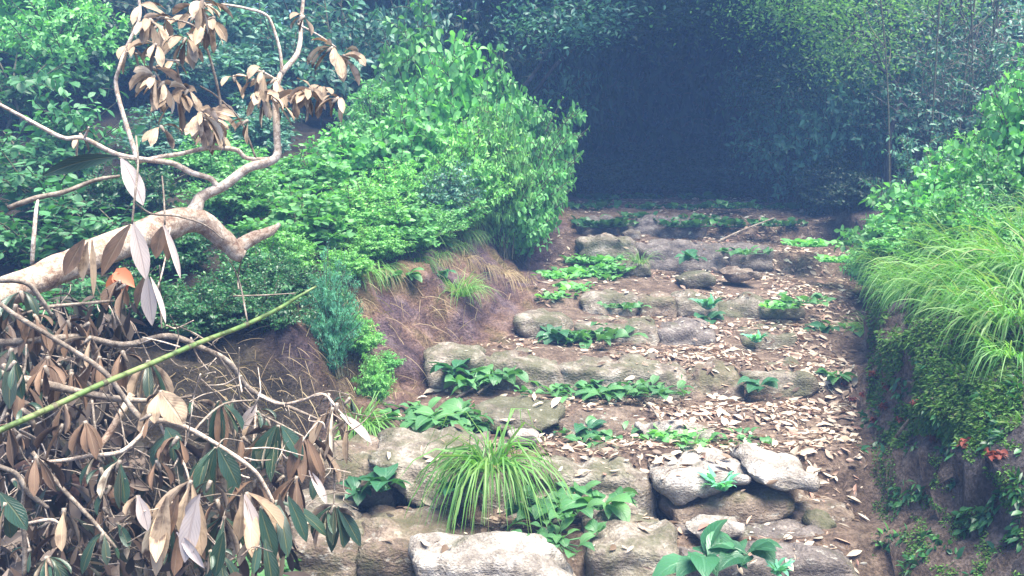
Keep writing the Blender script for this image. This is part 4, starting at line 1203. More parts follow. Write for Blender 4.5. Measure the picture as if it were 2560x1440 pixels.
for a in [
    (1770, 1400, 0.82, 'big', "broad leaved dark green plant in the lowest step at the bottom of the view", None, 3.12),
    (1865, 1385, 0.9, 'mid2', "glossy leaved plant beside the broad leaved plant in the lowest step", None, 3.16),
    (1940, 1425, 0.7, 'spiky', "fine needle leaved sprig right of the broad leaved plant in the lowest step", None, 3.16),
    (1100, 690, 0.8, 'mid2', "dark sprig growing on the face of the left earth bank", None, None),
    (1010, 690, 0.8, 'mid', "pale sprig at the top of the left earth bank", None, None),
    (1090, 610, 0.8, 'mid', "light heart leaved sprig hanging at the rim of the left earth bank", None, None),
    (960, 1215, 1.0, 'mid2', "dark plant with long crinkled leaves under the large rounded boulder", None, 3.62),
    (890, 1230, 0.7, 'mid2', "single flat leaved plant left of the dark crinkled plant", None, 3.62),
    (1150, 1230, 0.9, 'mid2', "round leaved dark plant at the left side of the arching grass tuft", None, 3.58),
    (1360, 1270, 1.1, 'clump', "leafy clump at the right side of the arching grass tuft", None, 3.58),
    (1420, 1250, 1.0, 'clump2', "small leaved clump in front of the large angular boulder", None, 3.58),
    (1500, 1260, 1.0, 'mid', "light broad leaved plant in front of the large angular boulder", None, 3.56),
    (1390, 1345, 0.8, 'clump2', "small light green plant in the gap of the lowest step", None, 3.3),
    (1805, 1215, 0.9, 'spiky', "small spiky grey green plant on the edge of the pale wedge shaped stone", None, 3.66),
    (660, 1430, 0.9, 'clump', "green leafy clump at the very bottom, under the hanging dead leaves", None, 3.0),
    (1130, 930, 1.0, 'mid2', "broad leaved plant in front of the left end stone of the long step", None, 4.92),
    (1180, 950, 1.1, 'clump', "broad leaved clump under the left end stone of the long step", None, 4.9),
    (1240, 935, 1.0, 'clump', "leafy clump in front of the second slab of the long step", None, 4.94),
    (1120, 1040, 1.2, 'clump', "yellow green leafy clump at the left end of the third step", None, 4.4),
    (1060, 1035, 1.0, 'clump2', "small leaved clump at the foot of the red earth bank", None, 4.45),
    (1180, 1060, 0.8, 'clump', "yellow green plant beside the low dark mossy stone", None, 4.36),
    (1390, 975, 0.9, 'clump2', "small plant at the foot of the pale topped slab in the long step", None, 4.88),
    (1500, 985, 0.8, 'mid', "pale green upright plant at the foot of the wide bright topped slab", None, 4.84),
    (1560, 975, 1.0, 'clump2', "leafy plant right of the pale upright plant at the long step", None, 4.86),
    (1640, 970, 0.9, 'clump2', "spreading leafy plant under the right part of the bright topped slab", None, 4.86),
    (1900, 965, 0.8, 'mid2', "dark leaved plant in front of the green mossed stone", None, 5.0),
    (2085, 940, 0.7, 'mid', "round leaved seedling in the litter near the right bank", None, None),
    (1500, 1085, 1.0, 'clump2', "leafy weed in the middle of the leaf covered third tread", None, None),
    (1470, 1075, 0.7, 'mid2', "dark leaved weed left of the flat pale sunken stone", None, None),
    (1700, 1095, 0.9, 'bright', "low green weed on the flat pale sunken stone", None, None),
    (1850, 1100, 0.7, 'clump2', "small weed alone in the litter right of the flat pale stone", None, None),
    (1380, 840, 1.0, 'mid2', "broad pale leaved plant under the cream coloured stone", None, 5.62),
    (1430, 845, 1.1, 'clump', "leafy clump right of the cream coloured stone", None, 5.62),
    (1500, 835, 1.1, 'clump2', "leafy clump in front of the flat grey slab of the fifth step", None, 5.64),
    (1890, 850, 0.8, 'spiky', "grassy weed by the small mossy stone of the fifth step", None, 5.7),
    (2060, 830, 0.9, 'mid2', "dark leaved plant at the right end of the fifth tread", None, None),
    (2120, 820, 1.0, 'clump2', "leafy plant at the foot of the right bank by the fifth step", None, None),
    (1770, 765, 1.1, 'spiky', "spiky plant standing before the grey stone of the sixth step", None, 6.25),
    (1770, 800, 0.9, 'mid2', "pale leaved plant on the tread below the sixth step", None, None),
    (1950, 765, 0.8, 'bright', "bright green plant before the long dark mossy stone", None, 6.3),
    (2010, 750, 0.9, 'clump2', "dark leafy plant right of the bright green plant at the sixth step", None, 6.3),
    (1560, 765, 0.7, 'clump2', "small plant between the left stones of the sixth step", None, 6.25),
    (1720, 645, 1.0, 'mid2', "pale leaved plant in front of the long dark slab of the seventh step", None, 7.4),
    (1860, 630, 0.9, 'clump2', "leafy plant in front of the dark stone of the seventh step", None, 7.5),
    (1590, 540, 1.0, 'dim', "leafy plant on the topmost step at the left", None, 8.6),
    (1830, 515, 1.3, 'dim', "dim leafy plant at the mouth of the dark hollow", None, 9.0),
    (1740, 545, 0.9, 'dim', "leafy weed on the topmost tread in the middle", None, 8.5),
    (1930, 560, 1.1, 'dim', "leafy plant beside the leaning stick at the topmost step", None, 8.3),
    (2020, 610, 1.1, 'bright', "bright fluffy green plant right of the seventh step", None, 7.6),
    (2090, 650, 0.9, 'bright', "yellow green plant at the far foot of the right bank", None, 7.2),
]:
    rosette(*a)
_g = "small dim plants at the far end of the trail"
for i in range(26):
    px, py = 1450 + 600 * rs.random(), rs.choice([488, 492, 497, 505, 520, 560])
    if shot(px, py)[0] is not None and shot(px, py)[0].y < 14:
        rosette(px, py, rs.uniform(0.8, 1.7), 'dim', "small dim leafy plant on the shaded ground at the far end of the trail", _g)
_g = "bright green ground plants left of the upper steps"
for i, (px, py, s) in enumerate([(1400, 690, 1.0), (1450, 680, 1.15), (1500, 690, 1.1), (1540, 670, 1.0), (1470, 650, 1.2), (1520, 650, 1.1), (1390, 740, .8), (1430, 720, .9), (1365, 690, .9)]):
    rosette(px, py, s, 'bright', "bright green leafy ground plant at the left side of the seventh step", _g)

# ------------------------------------------------------------------ fallen leaves
rng = np.random.default_rng(77)


def path_density(x, y):
    l, r = prm(y, LY, LXF), prm(y, RY, RXF)
    q = (x - l) / (r - l)
    d = 0.22 + 0.78 * sm(0.2, 0.6, q)
    d = d * (1 - 0.35 * sm(0.97, 1.08, q)) * (q > 0.02) * (q < 0.985)
    d = d * np.interp(y, [2.8, 3.4, 3.9, 4.5, 5.5, 6.5, 7.5, 8.3, 10, 11], [0.5, 0.55, 0.9, 1, 1, 0.9, 0.75, 0.5, 0.35, 0.0])
    return d


def litter_points(n, y0, y1):
    out = []
    while len(out) < n:
        x = rng.uniform(-1.2, 3.4); y = rng.uniform(y0, y1)
        cl = 0.45 + 1.3 * noise.noise(Vector((x * 2.6, y * 2.6, 3.3)))
        if rng.uniform() < path_density(x, y) * min(1, max(0.08, cl + 0.2)):
            out.append((x, y))
    return out


def lie(n_):
    az = rng.uniform(0, 2 * PI)
    v = Vector((math.cos(az), math.sin(az), rng.uniform(-0.1, 0.28)))
    v = v - n_ * v.dot(n_) * 0.85
    return v


pts = litter_points(14500, 2.9, 10.5)
P, D, UP = [], [], []
for x, y in pts:
    p, n_ = drop(x, y)
    if n_.z < 0.35 or (on_stone(p) and rng.uniform() < 0.85):
        continue
    P.append(p + n_ * rng.uniform(0.002, 0.016))
    D.append(lie(n_)); UP.append(n_ + Vector(rng.normal(0, 0.3, 3)))
n = len(P)
lb = Buf()
LL = 0.012 + 0.058 * rng.uniform(0, 1, n) ** 1.7
blades(lb, P, D, LL, LL * rng.uniform(0.10, 0.52, n), rng.uniform(-0.3, 0.7, n), OVATE, UP, rng.normal(0, 0.35, n), rng.uniform(-0.6, 0.7, n))
tag(link("leaf_litter", lb.mesh("leaf_litter", M['dry_leaf'])), "dry fallen leaves and leaf fragments covering the treads of the trail", "leaf litter", kind="stuff")

leaf_protos = []
for i in range(10):
    b = Buf()
    blades(b, [(-0.5, 0, 0)], [(1, 0, 0.18)], 1.0, 0.34 + 0.03 * (i % 4), 0.15 + 0.07 * i, LANCE if i % 2 else OVATE, [(0, 0, 1)], 0.15 * (i - 4) * 0.5, -0.5 + 0.13 * i, wave=0.25)
    leaf_protos.append(b.mesh("fallen_leaf", M['dry_leaf']))
for k, (x, y) in enumerate(litter_points(270, 2.9, 5.6)):
    p, n_ = drop(x, y)
    if n_.z < 0.4 or (on_stone(p) and rng.uniform() < 0.8):
        continue
    o = link("fallen_leaf", leaf_protos[k % 10], None, p + n_ * 0.014)
    v = lie(n_).normalized()
    o.rotation_euler = (n_ * 0.8 + Vector((0, 0, 0.2)) + Vector(rng.normal(0, 0.15, 3))).to_track_quat('Z', 'Y').to_euler()
    o.rotation_euler.rotate_axis('Z', rng.uniform(0, 6.28))
    s = rng.uniform(0.05, 0.10)
    o.scale = (s, s, s)
    tag(o, "dry curled tan leaf lying singly on the lower steps of the trail", "fallen leaf", "single dry leaves lying on the lower steps")

# ------------------------------------------------------------------ moss and red leaves on the right bank
def on_bank(px0, px1, py0, py1, n, keep):
    out = []
    t = 0
    while len(out) < n and t < n * 6:
        t += 1
        px, py = rng.uniform(px0, px1), rng.uniform(py0, py1)
        if not keep(px, py):
            continue
        p, n_ = shot(px, py)
        if p is None or p.x < prm(p.y, RY, RXF) - 0.12:
            continue
        out.append((p, n_))
    return out


def moss_keep(px, py):
    q = noise.fractal(Vector((px / 90, py / 90, 0.5)), 1.0, 2.0, 4)
    d = abs(px - (2215 + (py - 640) * 0.36 + 45)) / 215
    return q * 0.7 + 0.75 - d * 0.75 - max(0, (py - 1030) / 160) > 0.1


ms = on_bank(2170, 2560, 600, 1200, 22000, moss_keep)
b = Buf()
P = [p - n_ * 0.004 for p, n_ in ms]
D = [n_ * 0.8 + Vector((0, 0, -0.25)) + Vector(rng.normal(0, 0.55, 3)) for p, n_ in ms]
n = len(P)
blades(b, P, D, rng.uniform(0.012, 0.034, n), rng.uniform(0.005, 0.011, n), rng.uniform(0.2, 1.4, n), OVATE_LO, None, rng.normal(0, 0.8, n), 0.2)
tag(link("moss", b.mesh("moss", M['moss'])), "thick green moss coating the overhanging right bank", "moss", kind="stuff")
ms = on_bank(2150, 2560, 900, 1440, 800, lambda px, py: noise.noise(Vector((px / 60, py / 60, 4))) > 0.18)
b = Buf()
n = len(ms)
blades(b, [p for p, n_ in ms], [n_ * 0.6 + Vector((0, 0, -0.3)) + Vector(rng.normal(0, 0.6, 3)) for p, n_ in ms], rng.uniform(0.02, 0.05, n), rng.uniform(0.006, 0.02, n), 0.8, OVATE_LO, None, rng.normal(0, 0.8, n), 0.2)
tag(link("creeping_weeds", b.mesh("creeping_weeds", M['dark'])), "dark creeping weeds on the shaded rock face of the right bank", "weeds", kind="stuff")


ms = on_bank(2180, 2560, 1080, 1440, 5200, lambda px, py: noise.fractal(Vector((px / 75, py / 75, 8)), 1.0, 2.0, 4) > 0.14)
b = Buf()
n = len(ms)
blades(b, [p - n_ * 0.003 for p, n_ in ms], [n_ * 0.8 + Vector((0, 0, -0.2)) + Vector(rng.normal(0, 0.55, 3)) for p, n_ in ms], rng.uniform(0.006, 0.018, n), rng.uniform(0.004, 0.008, n), 0.8, OVATE_LO, None, rng.normal(0, 0.8, n), 0.2)
tag(link("moss", b.mesh("moss", M['moss'])), "patches of short moss on the dark lower face of the right bank", "moss", kind="stuff")


def fern_mesh(seed):
    r = np.random.default_rng(seed)
    b = Buf()
    n = 46
    ph = r.uniform(0, 6.28, n)
    blades(b, r.normal(0, 0.01, (n, 3)), np.stack([np.cos(ph), np.sin(ph) - 0.4, r.uniform(-0.4, 0.6, n)], -1), r.uniform(0.02, 0.05, n), r.uniform(0.012, 0.02, n), 0.9, OVATE_LO, None, r.normal(0, 0.6, n), 0.2)
    return b.mesh("red_leaf_sprig", M['red'])


ferns = [fern_mesh(91 + i) for i in range(3)]
for i, (px, py, s) in enumerate([(2180, 935, 1.0), (2225, 965, 1.2), (2210, 1015, 1.0), (2160, 985, 0.9), (2260, 1050, 1.0), (2330, 1095, 1.0), (2420, 1110, 1.3), (2490, 1140, 1.3), (2290, 1010, 0.8), (2110, 960, 1.0), (2130, 1000, 0.8), (2440, 830, 0.9), (2190, 1050, 1.0), (2500, 850, 0.7)]):
    p, n_ = shot(px, py)
    o = link("red_leaf_sprig", ferns[i % 3], None, p + n_ * 0.01)
    s *= 0.6
    o.scale = (s,) * 3
    o.rotation_euler = (0, 0, rs.uniform(-0.6, 0.6))
    tag(o, "rust red wilted sprig clinging to the dark face of the right bank", "sprig", "rust red sprigs on the right bank")

# ------------------------------------------------------------------ the fallen rhododendron: pale trunk with its dead limbs
def whorl_mesh(seed, n, L, ratio, d0, mats, droop=(1.2, 2.6), flare=0.8, fold=(0.1, 0.7)):
    """A wilted whorl of long leaves hanging from a twig end."""
    r = np.random.default_rng(seed)
    b = Buf()
    ph = np.arange(n) * 2.4 + r.normal(0, 0.25, n)
    d0 = np.asarray(d0, float)
    d0 = d0 / np.linalg.norm(d0)
    a = np.cross(d0, [0.3, 0.1, 1.0]); a /= np.linalg.norm(a)
    c = np.cross(d0, a)
    D = a * np.cos(ph)[:, None] * flare + c * np.sin(ph)[:, None] * flare + d0 * r.uniform(0.3, 1.0, n)[:, None]
    LL = L * r.uniform(0.7, 1.1, n)
    blades(b, D * 0.008, D, LL, LL * ratio * r.uniform(0.8, 1.15, n), r.uniform(*droop, n), LANCE, D * 0.0 + np.array([0, 0, 1.0]) + d0 * 0.3 + r.normal(0, 0.25, (n, 3)), r.normal(0, 0.5, n), r.uniform(*fold, n), 0, 1, wave=0.1)
    # bud and leaf stalks
    tube(b, [(0, 0, 0), tuple(d0 * 0.012), tuple(d0 * 0.03)], [0.005, 0.006, 0.002], 6, k=2, mat=2)
    return b.mesh("leaf_cluster", mats)


TAN = [M['tan_upper'], M['tan_under'], M['twig_bark']]
WILT = [M['green_upper'], M['tan_under'], M['twig_bark']]
M['brown_under'] = leaf_mat("brown_leaf_underside", [(0.067, 0.04, 0.024), (0.134, 0.08, 0.049), (0.246, 0.16, 0.102), (0.381, 0.26, 0.178)], 0.75, 0.0, spots=(0.11, 0.07, 0.045), vein=0.4, veincol=(0.28, 0.2, 0.14))
BROWN = [M['brown_leaf'], M['brown_under'], M['twig_bark']]


def limb(parent, name, pts, wpx, mat, sides=8, lump=0.1, seed=0):
    """pts: (px, py, Y); wpx: widths in photograph pixels."""
    origin = parent.location
    C, r = [], []
    for i, (px, py, Y) in enumerate(pts):
        C.append(tuple(W(px, py, Y) - origin))
    for i, w in enumerate(wpx):
        Y = pts[min(len(pts) - 1, round(i * (len(pts) - 1) / max(1, len(wpx) - 1)))][2]
        r.append(w / 2 / F * Y)
    b = Buf()
    tube(b, C, r, sides, lump=lump, seed=seed, k=6)
    return link(name, b.mesh(name, M[mat]), parent)


def hanging_leaf(parent, bx, by, tx, ty, wpx, Y, mats, fold=0.4, roll=0.0, dY=0.0):
    """One large wilted leaf hanging from (bx, by) to (tx, ty), its face turned to the clearing."""
    a, e = W(bx, by, Y), W(tx, ty, Y + dY)
    d = e - a
    b = Buf()
    blades(b, [(0, 0, 0)], [tuple(d.normalized() + Vector((0.12 * math.sin(bx), 0, 0.22)))], d.length * 1.03, wpx / F * Y * 0.88, 0.45, HANG, [(0.15, -1.0, 0.25)], roll, fold, 0, 1, wave=0.12)
    return link("hanging_leaf", b.mesh("hanging_leaf", mats), parent, a - parent.location)


def cluster(parent, px, py, Y, n, Lpx, kind, seed, d=(0, -0.3, -0.6), ratio=0.27, **k):
    o = link("leaf_cluster", whorl_mesh(seed, n, Lpx / F * Y, ratio, d, kind, **k), parent)
    o.location = W(px, py, Y) - parent.location
    return o


tr = empty("fallen_tree", W(-160, 790, 2.45))
tag(tr, "pale barked fallen tree with dead limbs rising and hanging tan leaf clusters", "fallen tree")
limb(tr, "trunk", [(-260, 850, 2.3), (-120, 790, 2.4), (0, 738, 2.5), (150, 672, 2.65), (300, 610, 2.8), (420, 562, 2.95), (490, 548, 3.02), (540, 580, 3.05), (590, 630, 3.08), (606, 640, 3.09)],
     [86, 82, 78, 76, 74, 72, 64, 50, 44, 34], 'pale_bark', 20, 0.16, 3)
limb(tr, "broken_stub", [(585, 636, 3.08), (606, 612, 3.1), (640, 592, 3.14), (676, 578, 3.18), (700, 560, 3.2)], [40, 38, 32, 26, 8], 'pale_bark', 12, 0.12, 5)
limb(tr, "limb", [(468, 556, 3.0), (490, 520, 3.02), (505, 492, 3.04), (560, 464, 3.06), (620, 420, 3.1), (688, 396, 3.14), (692, 340, 3.16), (690, 250, 3.18), (700, 190, 3.2), (745, 130, 3.24), (754, 40, 3.28), (762, -40, 3.3)],
     [54, 36, 28, 25, 23, 21, 18, 17, 15, 12, 9, 7], 'limb_bark', 12, 0.09, 7)
limb(tr, "limb", [(542, 466, 3.05), (525, 446, 3.04), (480, 432, 3.0), (430, 408, 2.97), (370, 400, 2.93), (290, 385, 2.88), (210, 346, 2.84), (160, 345, 2.82), (100, 316, 2.8), (0, 262, 2.76), (-60, 235, 2.74)],
     [16, 14, 14, 13, 13, 12, 11, 11, 10, 9, 8], 'limb_bark', 9, 0.1, 9)
limb(tr, "limb", [(346, 408, 2.93), (328, 350, 2.95), (312, 300, 2.97), (290, 215, 3.0), (298, 170, 3.0), (312, 130, 3.02), (330, 90, 3.03), (350, 40, 3.05), (345, -20, 3.06)],
     [13, 12, 11, 10, 9, 9, 8, 7, 6], 'limb_bark', 9, 0.1, 11)
limb(tr, "limb", [(345, 405, 2.93), (400, 392, 2.98), (450, 385, 3.0), (520, 370, 3.04), (588, 374, 3.08), (620, 396, 3.1), (690, 398, 3.14)], [9, 10, 11, 11, 11, 11, 12], 'limb_bark', 8, 0.1, 13)
limb(tr, "branch", [(705, 185, 3.2), (702, 140, 3.2), (690, 90, 3.2), (668, 40, 3.2), (620, 22, 3.18), (560, 12, 3.15), (500, 14, 3.12)], [9, 8, 8, 7, 6, 6, 5], 'limb_bark', 7, 0.1, 15)
limb(tr, "branch", [(315, 130, 3.02), (370, 140, 3.0), (420, 150, 2.98), (448, 152, 2.96)], [6, 6, 5, 5], 'limb_bark', 6, 0.1, 17)
limb(tr, "branch", [(560, 372, 3.06), (550, 250, 3.06), (520, 130, 3.05), (490, 70, 3.04), (440, 50, 3.02), (380, 45, 3.0)], [7, 7, 6, 6, 5, 4], 'twig_bark', 6, 0.1, 19)
limb(tr, "branch", [(640, 396, 3.11), (600, 300, 3.1), (540, 240, 3.08), (500, 215, 3.06)], [6, 5, 5, 4], 'twig_bark', 6, 0.1, 21)
limb(tr, "branch", [(690, 200, 3.19), (660, 182, 3.17), (640, 175, 3.15), (620, 172, 3.12)], [7, 6, 5, 4], 'limb_bark', 6, 0.1, 22)
limb(tr, "branch", [(692, 262, 3.18), (730, 240, 3.16), (780, 228, 3.14), (830, 232, 3.12)], [7, 6, 5, 4], 'limb_bark', 6, 0.1, 23)
limb(tr, "branch", [(745, 60, 3.27), (800, 90, 3.24), (840, 118, 3.2)], [5, 4, 3], 'limb_bark', 6, 0.1, 24)
limb(tr, "branch", [(210, 346, 2.84), (218, 330, 2.83), (222, 318, 2.82)], [7, 6, 4], 'limb_bark', 6, 0.1, 25)
k = 0
for (px, py, n, L) in [(358, 10, 4, 90), (375, 48, 5, 95), (330, 112, 4, 85), (398, 62, 6, 90), (392, 110, 5, 80), (465, 95, 7, 95), (440, 150, 4, 70), (505, 5, 7, 90), (520, 60, 6, 95), (488, 40, 5, 80),
                       (388, 190, 7, 95), (410, 205, 6, 90), (445, 240, 8, 100), (500, 282, 9, 100), (512, 300, 7, 100), (470, 225, 5, 80), (660, 178, 6, 85), (690, 196, 5, 80), (665, 236, 6, 90),
                       (650, 232, 5, 80), (770, 228, 6, 85), (808, 220, 7, 90), (846, 244, 5, 80), (832, 118, 7, 95), (735, 232, 5, 80), (402, 315, 3, 80), (200, 335, 3, 70), (585, 190, 2, 60), (760, 40, 3, 60), (620, 300, 3, 70), (545, 330, 5, 80)]:
    k += 1
    cluster(tr, px, py, 3.0 + 0.15 * math.sin(k * 2.1), n + 1, L * 0.78, TAN, 200 + k, (0.4 * math.sin(k), -0.3, -0.35), 0.31, droop=(0.5, 2.6), flare=1.0)
    if n >= 6:
        cluster(tr, px + 26 * math.cos(k * 1.3), py + 22 * math.sin(k * 2.7), 3.08 + 0.1 * math.sin(k * 1.1), n - 1, L * 0.72, TAN, 250 + k, (0.5 * math.cos(k), 0.2, -0.1), 0.31, droop=(0.3, 2.0), flare=1.1)
# large wilted leaves hanging in front of the trunk
M['pale_leaf'] = leaf_mat("pale_pink_leaf", [(0.50, 0.41, 0.36), (0.58, 0.49, 0.44)], 0.7, 0.0, vein=0.35, veincol=(0.30, 0.2, 0.16))
PALE = [M['tan_upper'], M['pale_leaf']]
PALE2 = [M['pale_leaf'], M['tan_under']]
for (bx, by, tx, ty, w, Y, m, fo, ro) in [
    (303, 396, 342, 515, 50, 2.5, PALE2, 0.3, 0.2), (316, 398, 358, 480, 22, 2.52, PALE2, 0.9, -0.7), (296, 392, 110, 440, 42, 2.55, WILT[:2], 0.3, 0.5), (332, 556, 376, 692, 48, 2.45, PALE2, 0.35, 0.2),
    (326, 562, 268, 692, 46, 2.47, BROWN[:2], 0.4, -0.2), (212, 598, 174, 692, 42, 2.42, BROWN[:2], 0.4, 0.2), (220, 604, 208, 700, 34, 2.45, TAN[:2], 0.6, -0.3), (230, 598, 244, 736, 18, 2.42, TAN[:2], 0.9, 0.5), (408, 560, 454, 692, 20, 2.6, PALE2, 0.9, 0.4),
    (406, 566, 398, 645, 38, 2.6, BROWN[:2], 0.6, 0.0), (412, 566, 424, 650, 24, 2.62, BROWN[:2], 0.8, 0.3), (368, 688, 386, 810, 44, 2.5, PALE2, 0.4, -0.2), (376, 692, 422, 802, 17, 2.5, PALE2, 0.9, 0.6), (362, 690, 350, 770, 26, 2.52, BROWN[:2], 0.7, -0.4)]:
    hanging_leaf(tr, bx, by, tx, ty, w, Y, m, fo, ro)
limb(tr, "twig", [(20, 520, 2.4), (90, 495, 2.42), (160, 480, 2.45), (240, 450, 2.5), (300, 440, 2.52)], [14, 13, 12, 10, 7], 'twig_bark', 7, 0.15, 31)
limb(tr, "twig", [(340, 510, 2.5), (380, 535, 2.55), (440, 540, 2.62), (510, 562, 2.7), (560, 600, 2.75)], [5, 5, 5, 4, 3], 'twig_bark', 5, 0.1, 32)
limb(tr, "twig", [(80, 660, 2.38), (84, 600, 2.38), (90, 530, 2.4), (95, 500, 2.42)], [10, 11, 10, 7], 'limb_bark', 7, 0.1, 33)
limb(tr, "twig", [(300, 395, 2.5), (345, 400, 2.9)], [5, 5], 'twig_bark', 5)
limb(tr, "twig", [(330, 560, 2.45), (336, 500, 2.46), (345, 410, 2.5), (340, 340, 2.55)], [6, 6, 5, 5], 'twig_bark', 5, 0.1)
limb(tr, "twig", [(412, 562, 2.6), (410, 500, 2.62), (405, 440, 2.65)], [5, 5, 4], 'twig_bark', 5, 0.1)

# lower tangle
br = empty("fallen_branch", W(-80, 900, 2.2))
tag(br, "tangle of broken grey branches with drooping wilted dark and pink leaves, bottom left", "fallen branch")
for i, (pts_, w_, mt) in enumerate([
    ([(-120, 850, 2.3), (0, 856, 2.35), (100, 850, 2.4), (200, 842, 2.45), (310, 862, 2.5), (420, 840, 2.55), (500, 868, 2.6), (570, 905, 2.65), (620, 970, 2.7), (680, 1002, 2.75), (740, 1025, 2.78), (800, 1050, 2.8)], [18, 18, 18, 17, 17, 16, 15, 15, 14, 12, 9, 6], 'twig_bark'),
    ([(-60, 925, 2.2), (30, 942, 2.22), (120, 962, 2.25), (230, 986, 2.3), (330, 1000, 2.35), (420, 1000, 2.4), (480, 990, 2.42)], [24, 23, 21, 19, 15, 10, 6], 'twig_bark'),
    ([(80, 1155, 2.15), (150, 1152, 2.17), (220, 1140, 2.2), (300, 1130, 2.22), (350, 1090, 2.25), (378, 1054, 2.28), (450, 1062, 2.3), (550, 1116, 2.32), (630, 1172, 2.35), (662, 1215, 2.36), (700, 1290, 2.36), (745, 1370, 2.36)], [8, 10, 11, 11, 11, 13, 13, 12, 11, 10, 8, 5], 'limb_bark'),
    ([(0, 760, 2.25), (50, 795, 2.25), (170, 868, 2.28), (262, 932, 2.3), (320, 1008, 2.32), (362, 1058, 2.3)], [11, 12, 13, 13, 14, 15], 'twig_bark'),
    ([(330, 985, 2.4), (310, 1020, 2.38), (275, 1080, 2.35), (235, 1135, 2.3)], [18, 19, 19, 18], 'pale_bark'),
    ([(-40, 700, 2.1), (60, 705, 2.12), (100, 745, 2.14), (130, 790, 2.16)], [15, 14, 13, 8], 'twig_bark'),
    ([(40, 790, 2.35), (120, 768, 2.4), (200, 760, 2.45), (285, 752, 2.5)], [8, 9, 9, 7], 'twig_bark'),
    ([(640, 985, 2.72), (700, 1010, 2.7), (760, 1000, 2.66), (800, 985, 2.62), (826, 1000, 2.6), (832, 1040, 2.58)], [9, 9, 9, 8, 7, 5], 'limb_bark'),
    ([(540, 880, 2.6), (590, 960, 2.62), (610, 1010, 2.64), (700, 1060, 2.62), (760, 1092, 2.6)], [6, 6, 6, 6, 4], 'twig_bark'),
    ([(-20, 1160, 1.95), (40, 1185, 1.97), (70, 1230, 1.98), (120, 1270, 2.0)], [14, 14, 13, 10], 'twig_bark'),
    ([(80, 1130, 2.1), (150, 1215, 2.1), (230, 1300, 2.1), (290, 1370, 2.1)], [12, 12, 10, 8], 'twig_bark'),
    ([(60, 1445, 2.0), (62, 1360, 2.0), (55, 1280, 2.0), (65, 1200, 2.0)], [12, 11, 10, 8], 'twig_bark'),
    ([(60, 1310, 2.05), (130, 1300, 2.08), (165, 1330, 2.1)], [7, 9, 8], 'limb_bark'),
    ([(0, 1060, 2.1), (30, 990, 2.12), (60, 930, 2.14), (66, 860, 2.16)], [8, 8, 7, 5], 'twig_bark'),
    ([(400, 1060, 2.3), (425, 1110, 2.28), (460, 1160, 2.26), (480, 1230, 2.25)], [8, 8, 7, 5], 'limb_bark'),
    ([(230, 1000, 2.28), (240, 1080, 2.26), (262, 1150, 2.24)], [6, 6, 4], 'twig_bark'),
    ([(480, 1090, 2.3), (500, 1060, 2.34), (560, 1010, 2.4), (640, 1000, 2.5)], [6, 6, 5, 4], 'twig_bark'),
    ([(640, 1010, 2.6), (636, 1080, 2.56), (628, 1150, 2.5)], [6, 6, 4], 'limb_bark'),
    ([(826, 1000, 2.6), (850, 1030, 2.56), (872, 1050, 2.55)], [6, 5, 4], 'limb_bark'),
    ([(830, 1040, 2.58), (834, 1140, 2.5), (836, 1220, 2.48), (834, 1265, 2.46)], [6, 5, 5, 4], 'twig_bark'),
]):
    limb(br, "branch", pts_, w_, mt, 9 if max(w_) > 12 else 6, 0.16, 40 + i)
rng2 = random.Random(9)
for i in range(98):                                  # fine twigs of the tangle
    px, py = rng2.uniform(-20, 620), rng2.uniform(720, 1420)
    a = rng2.uniform(0, 6.28)
    ln = rng2.uniform(60, 170)
    Y = 2.05 + 0.5 * max(0, (1300 - py) / 600) + rng2.uniform(0, 0.25)
    dx, dy = math.cos(a) * ln, math.sin(a) * ln
    limb(br, "twig", [(px, py, Y), (px + dx * .5 + rng2.uniform(-18, 18), py + dy * .5 + rng2.uniform(-18, 18), Y + 0.04), (px + dx, py + dy, Y + rng2.uniform(-.1, .1))], [5, 4, 2.5], rng2.choice(['twig_bark', 'limb_bark', 'twig_bark']), 5, 0.15, i)
b = Buf()
for i in range(230):                                 # the finest twigs of the tangle
    px, py = rng2.uniform(-20, 880), rng2.uniform(760, 1430)
    if px > 560 and (py < 960 or py > 1250):
        continue
    a = rng2.uniform(0, 6.28)
    ln = rng2.uniform(40, 150)
    Y = 2.15 + 0.5 * max(0, (1300 - py) / 600) + rng2.uniform(0, 0.35)
    dx, dy = math.cos(a) * ln, math.sin(a) * ln
    q = [W(px, py, Y), W(px + dx * .35 + rng2.uniform(-16, 16), py + dy * .35 + rng2.uniform(-16, 16), Y + rng2.uniform(-.03, .05)), W(px + dx * .7 + rng2.uniform(-14, 14), py + dy * .7 + rng2.uniform(-14, 14), Y + 0.03), W(px + dx, py + dy, Y + rng2.uniform(-.1, .1))]
    w_ = rng2.uniform(1.0, 2.4) / F * Y
    tube(b, [tuple(v - br.location) for v in q], [w_, w_ * 0.85, w_ * 0.7, w_ * 0.4], 5, k=3, mat=i % 3 // 2)
o = link("fine_twigs", b.mesh("fine_twigs", [M['twig_bark'], M['limb_bark']]), br)
o["kind"] = "stuff"
k = 0
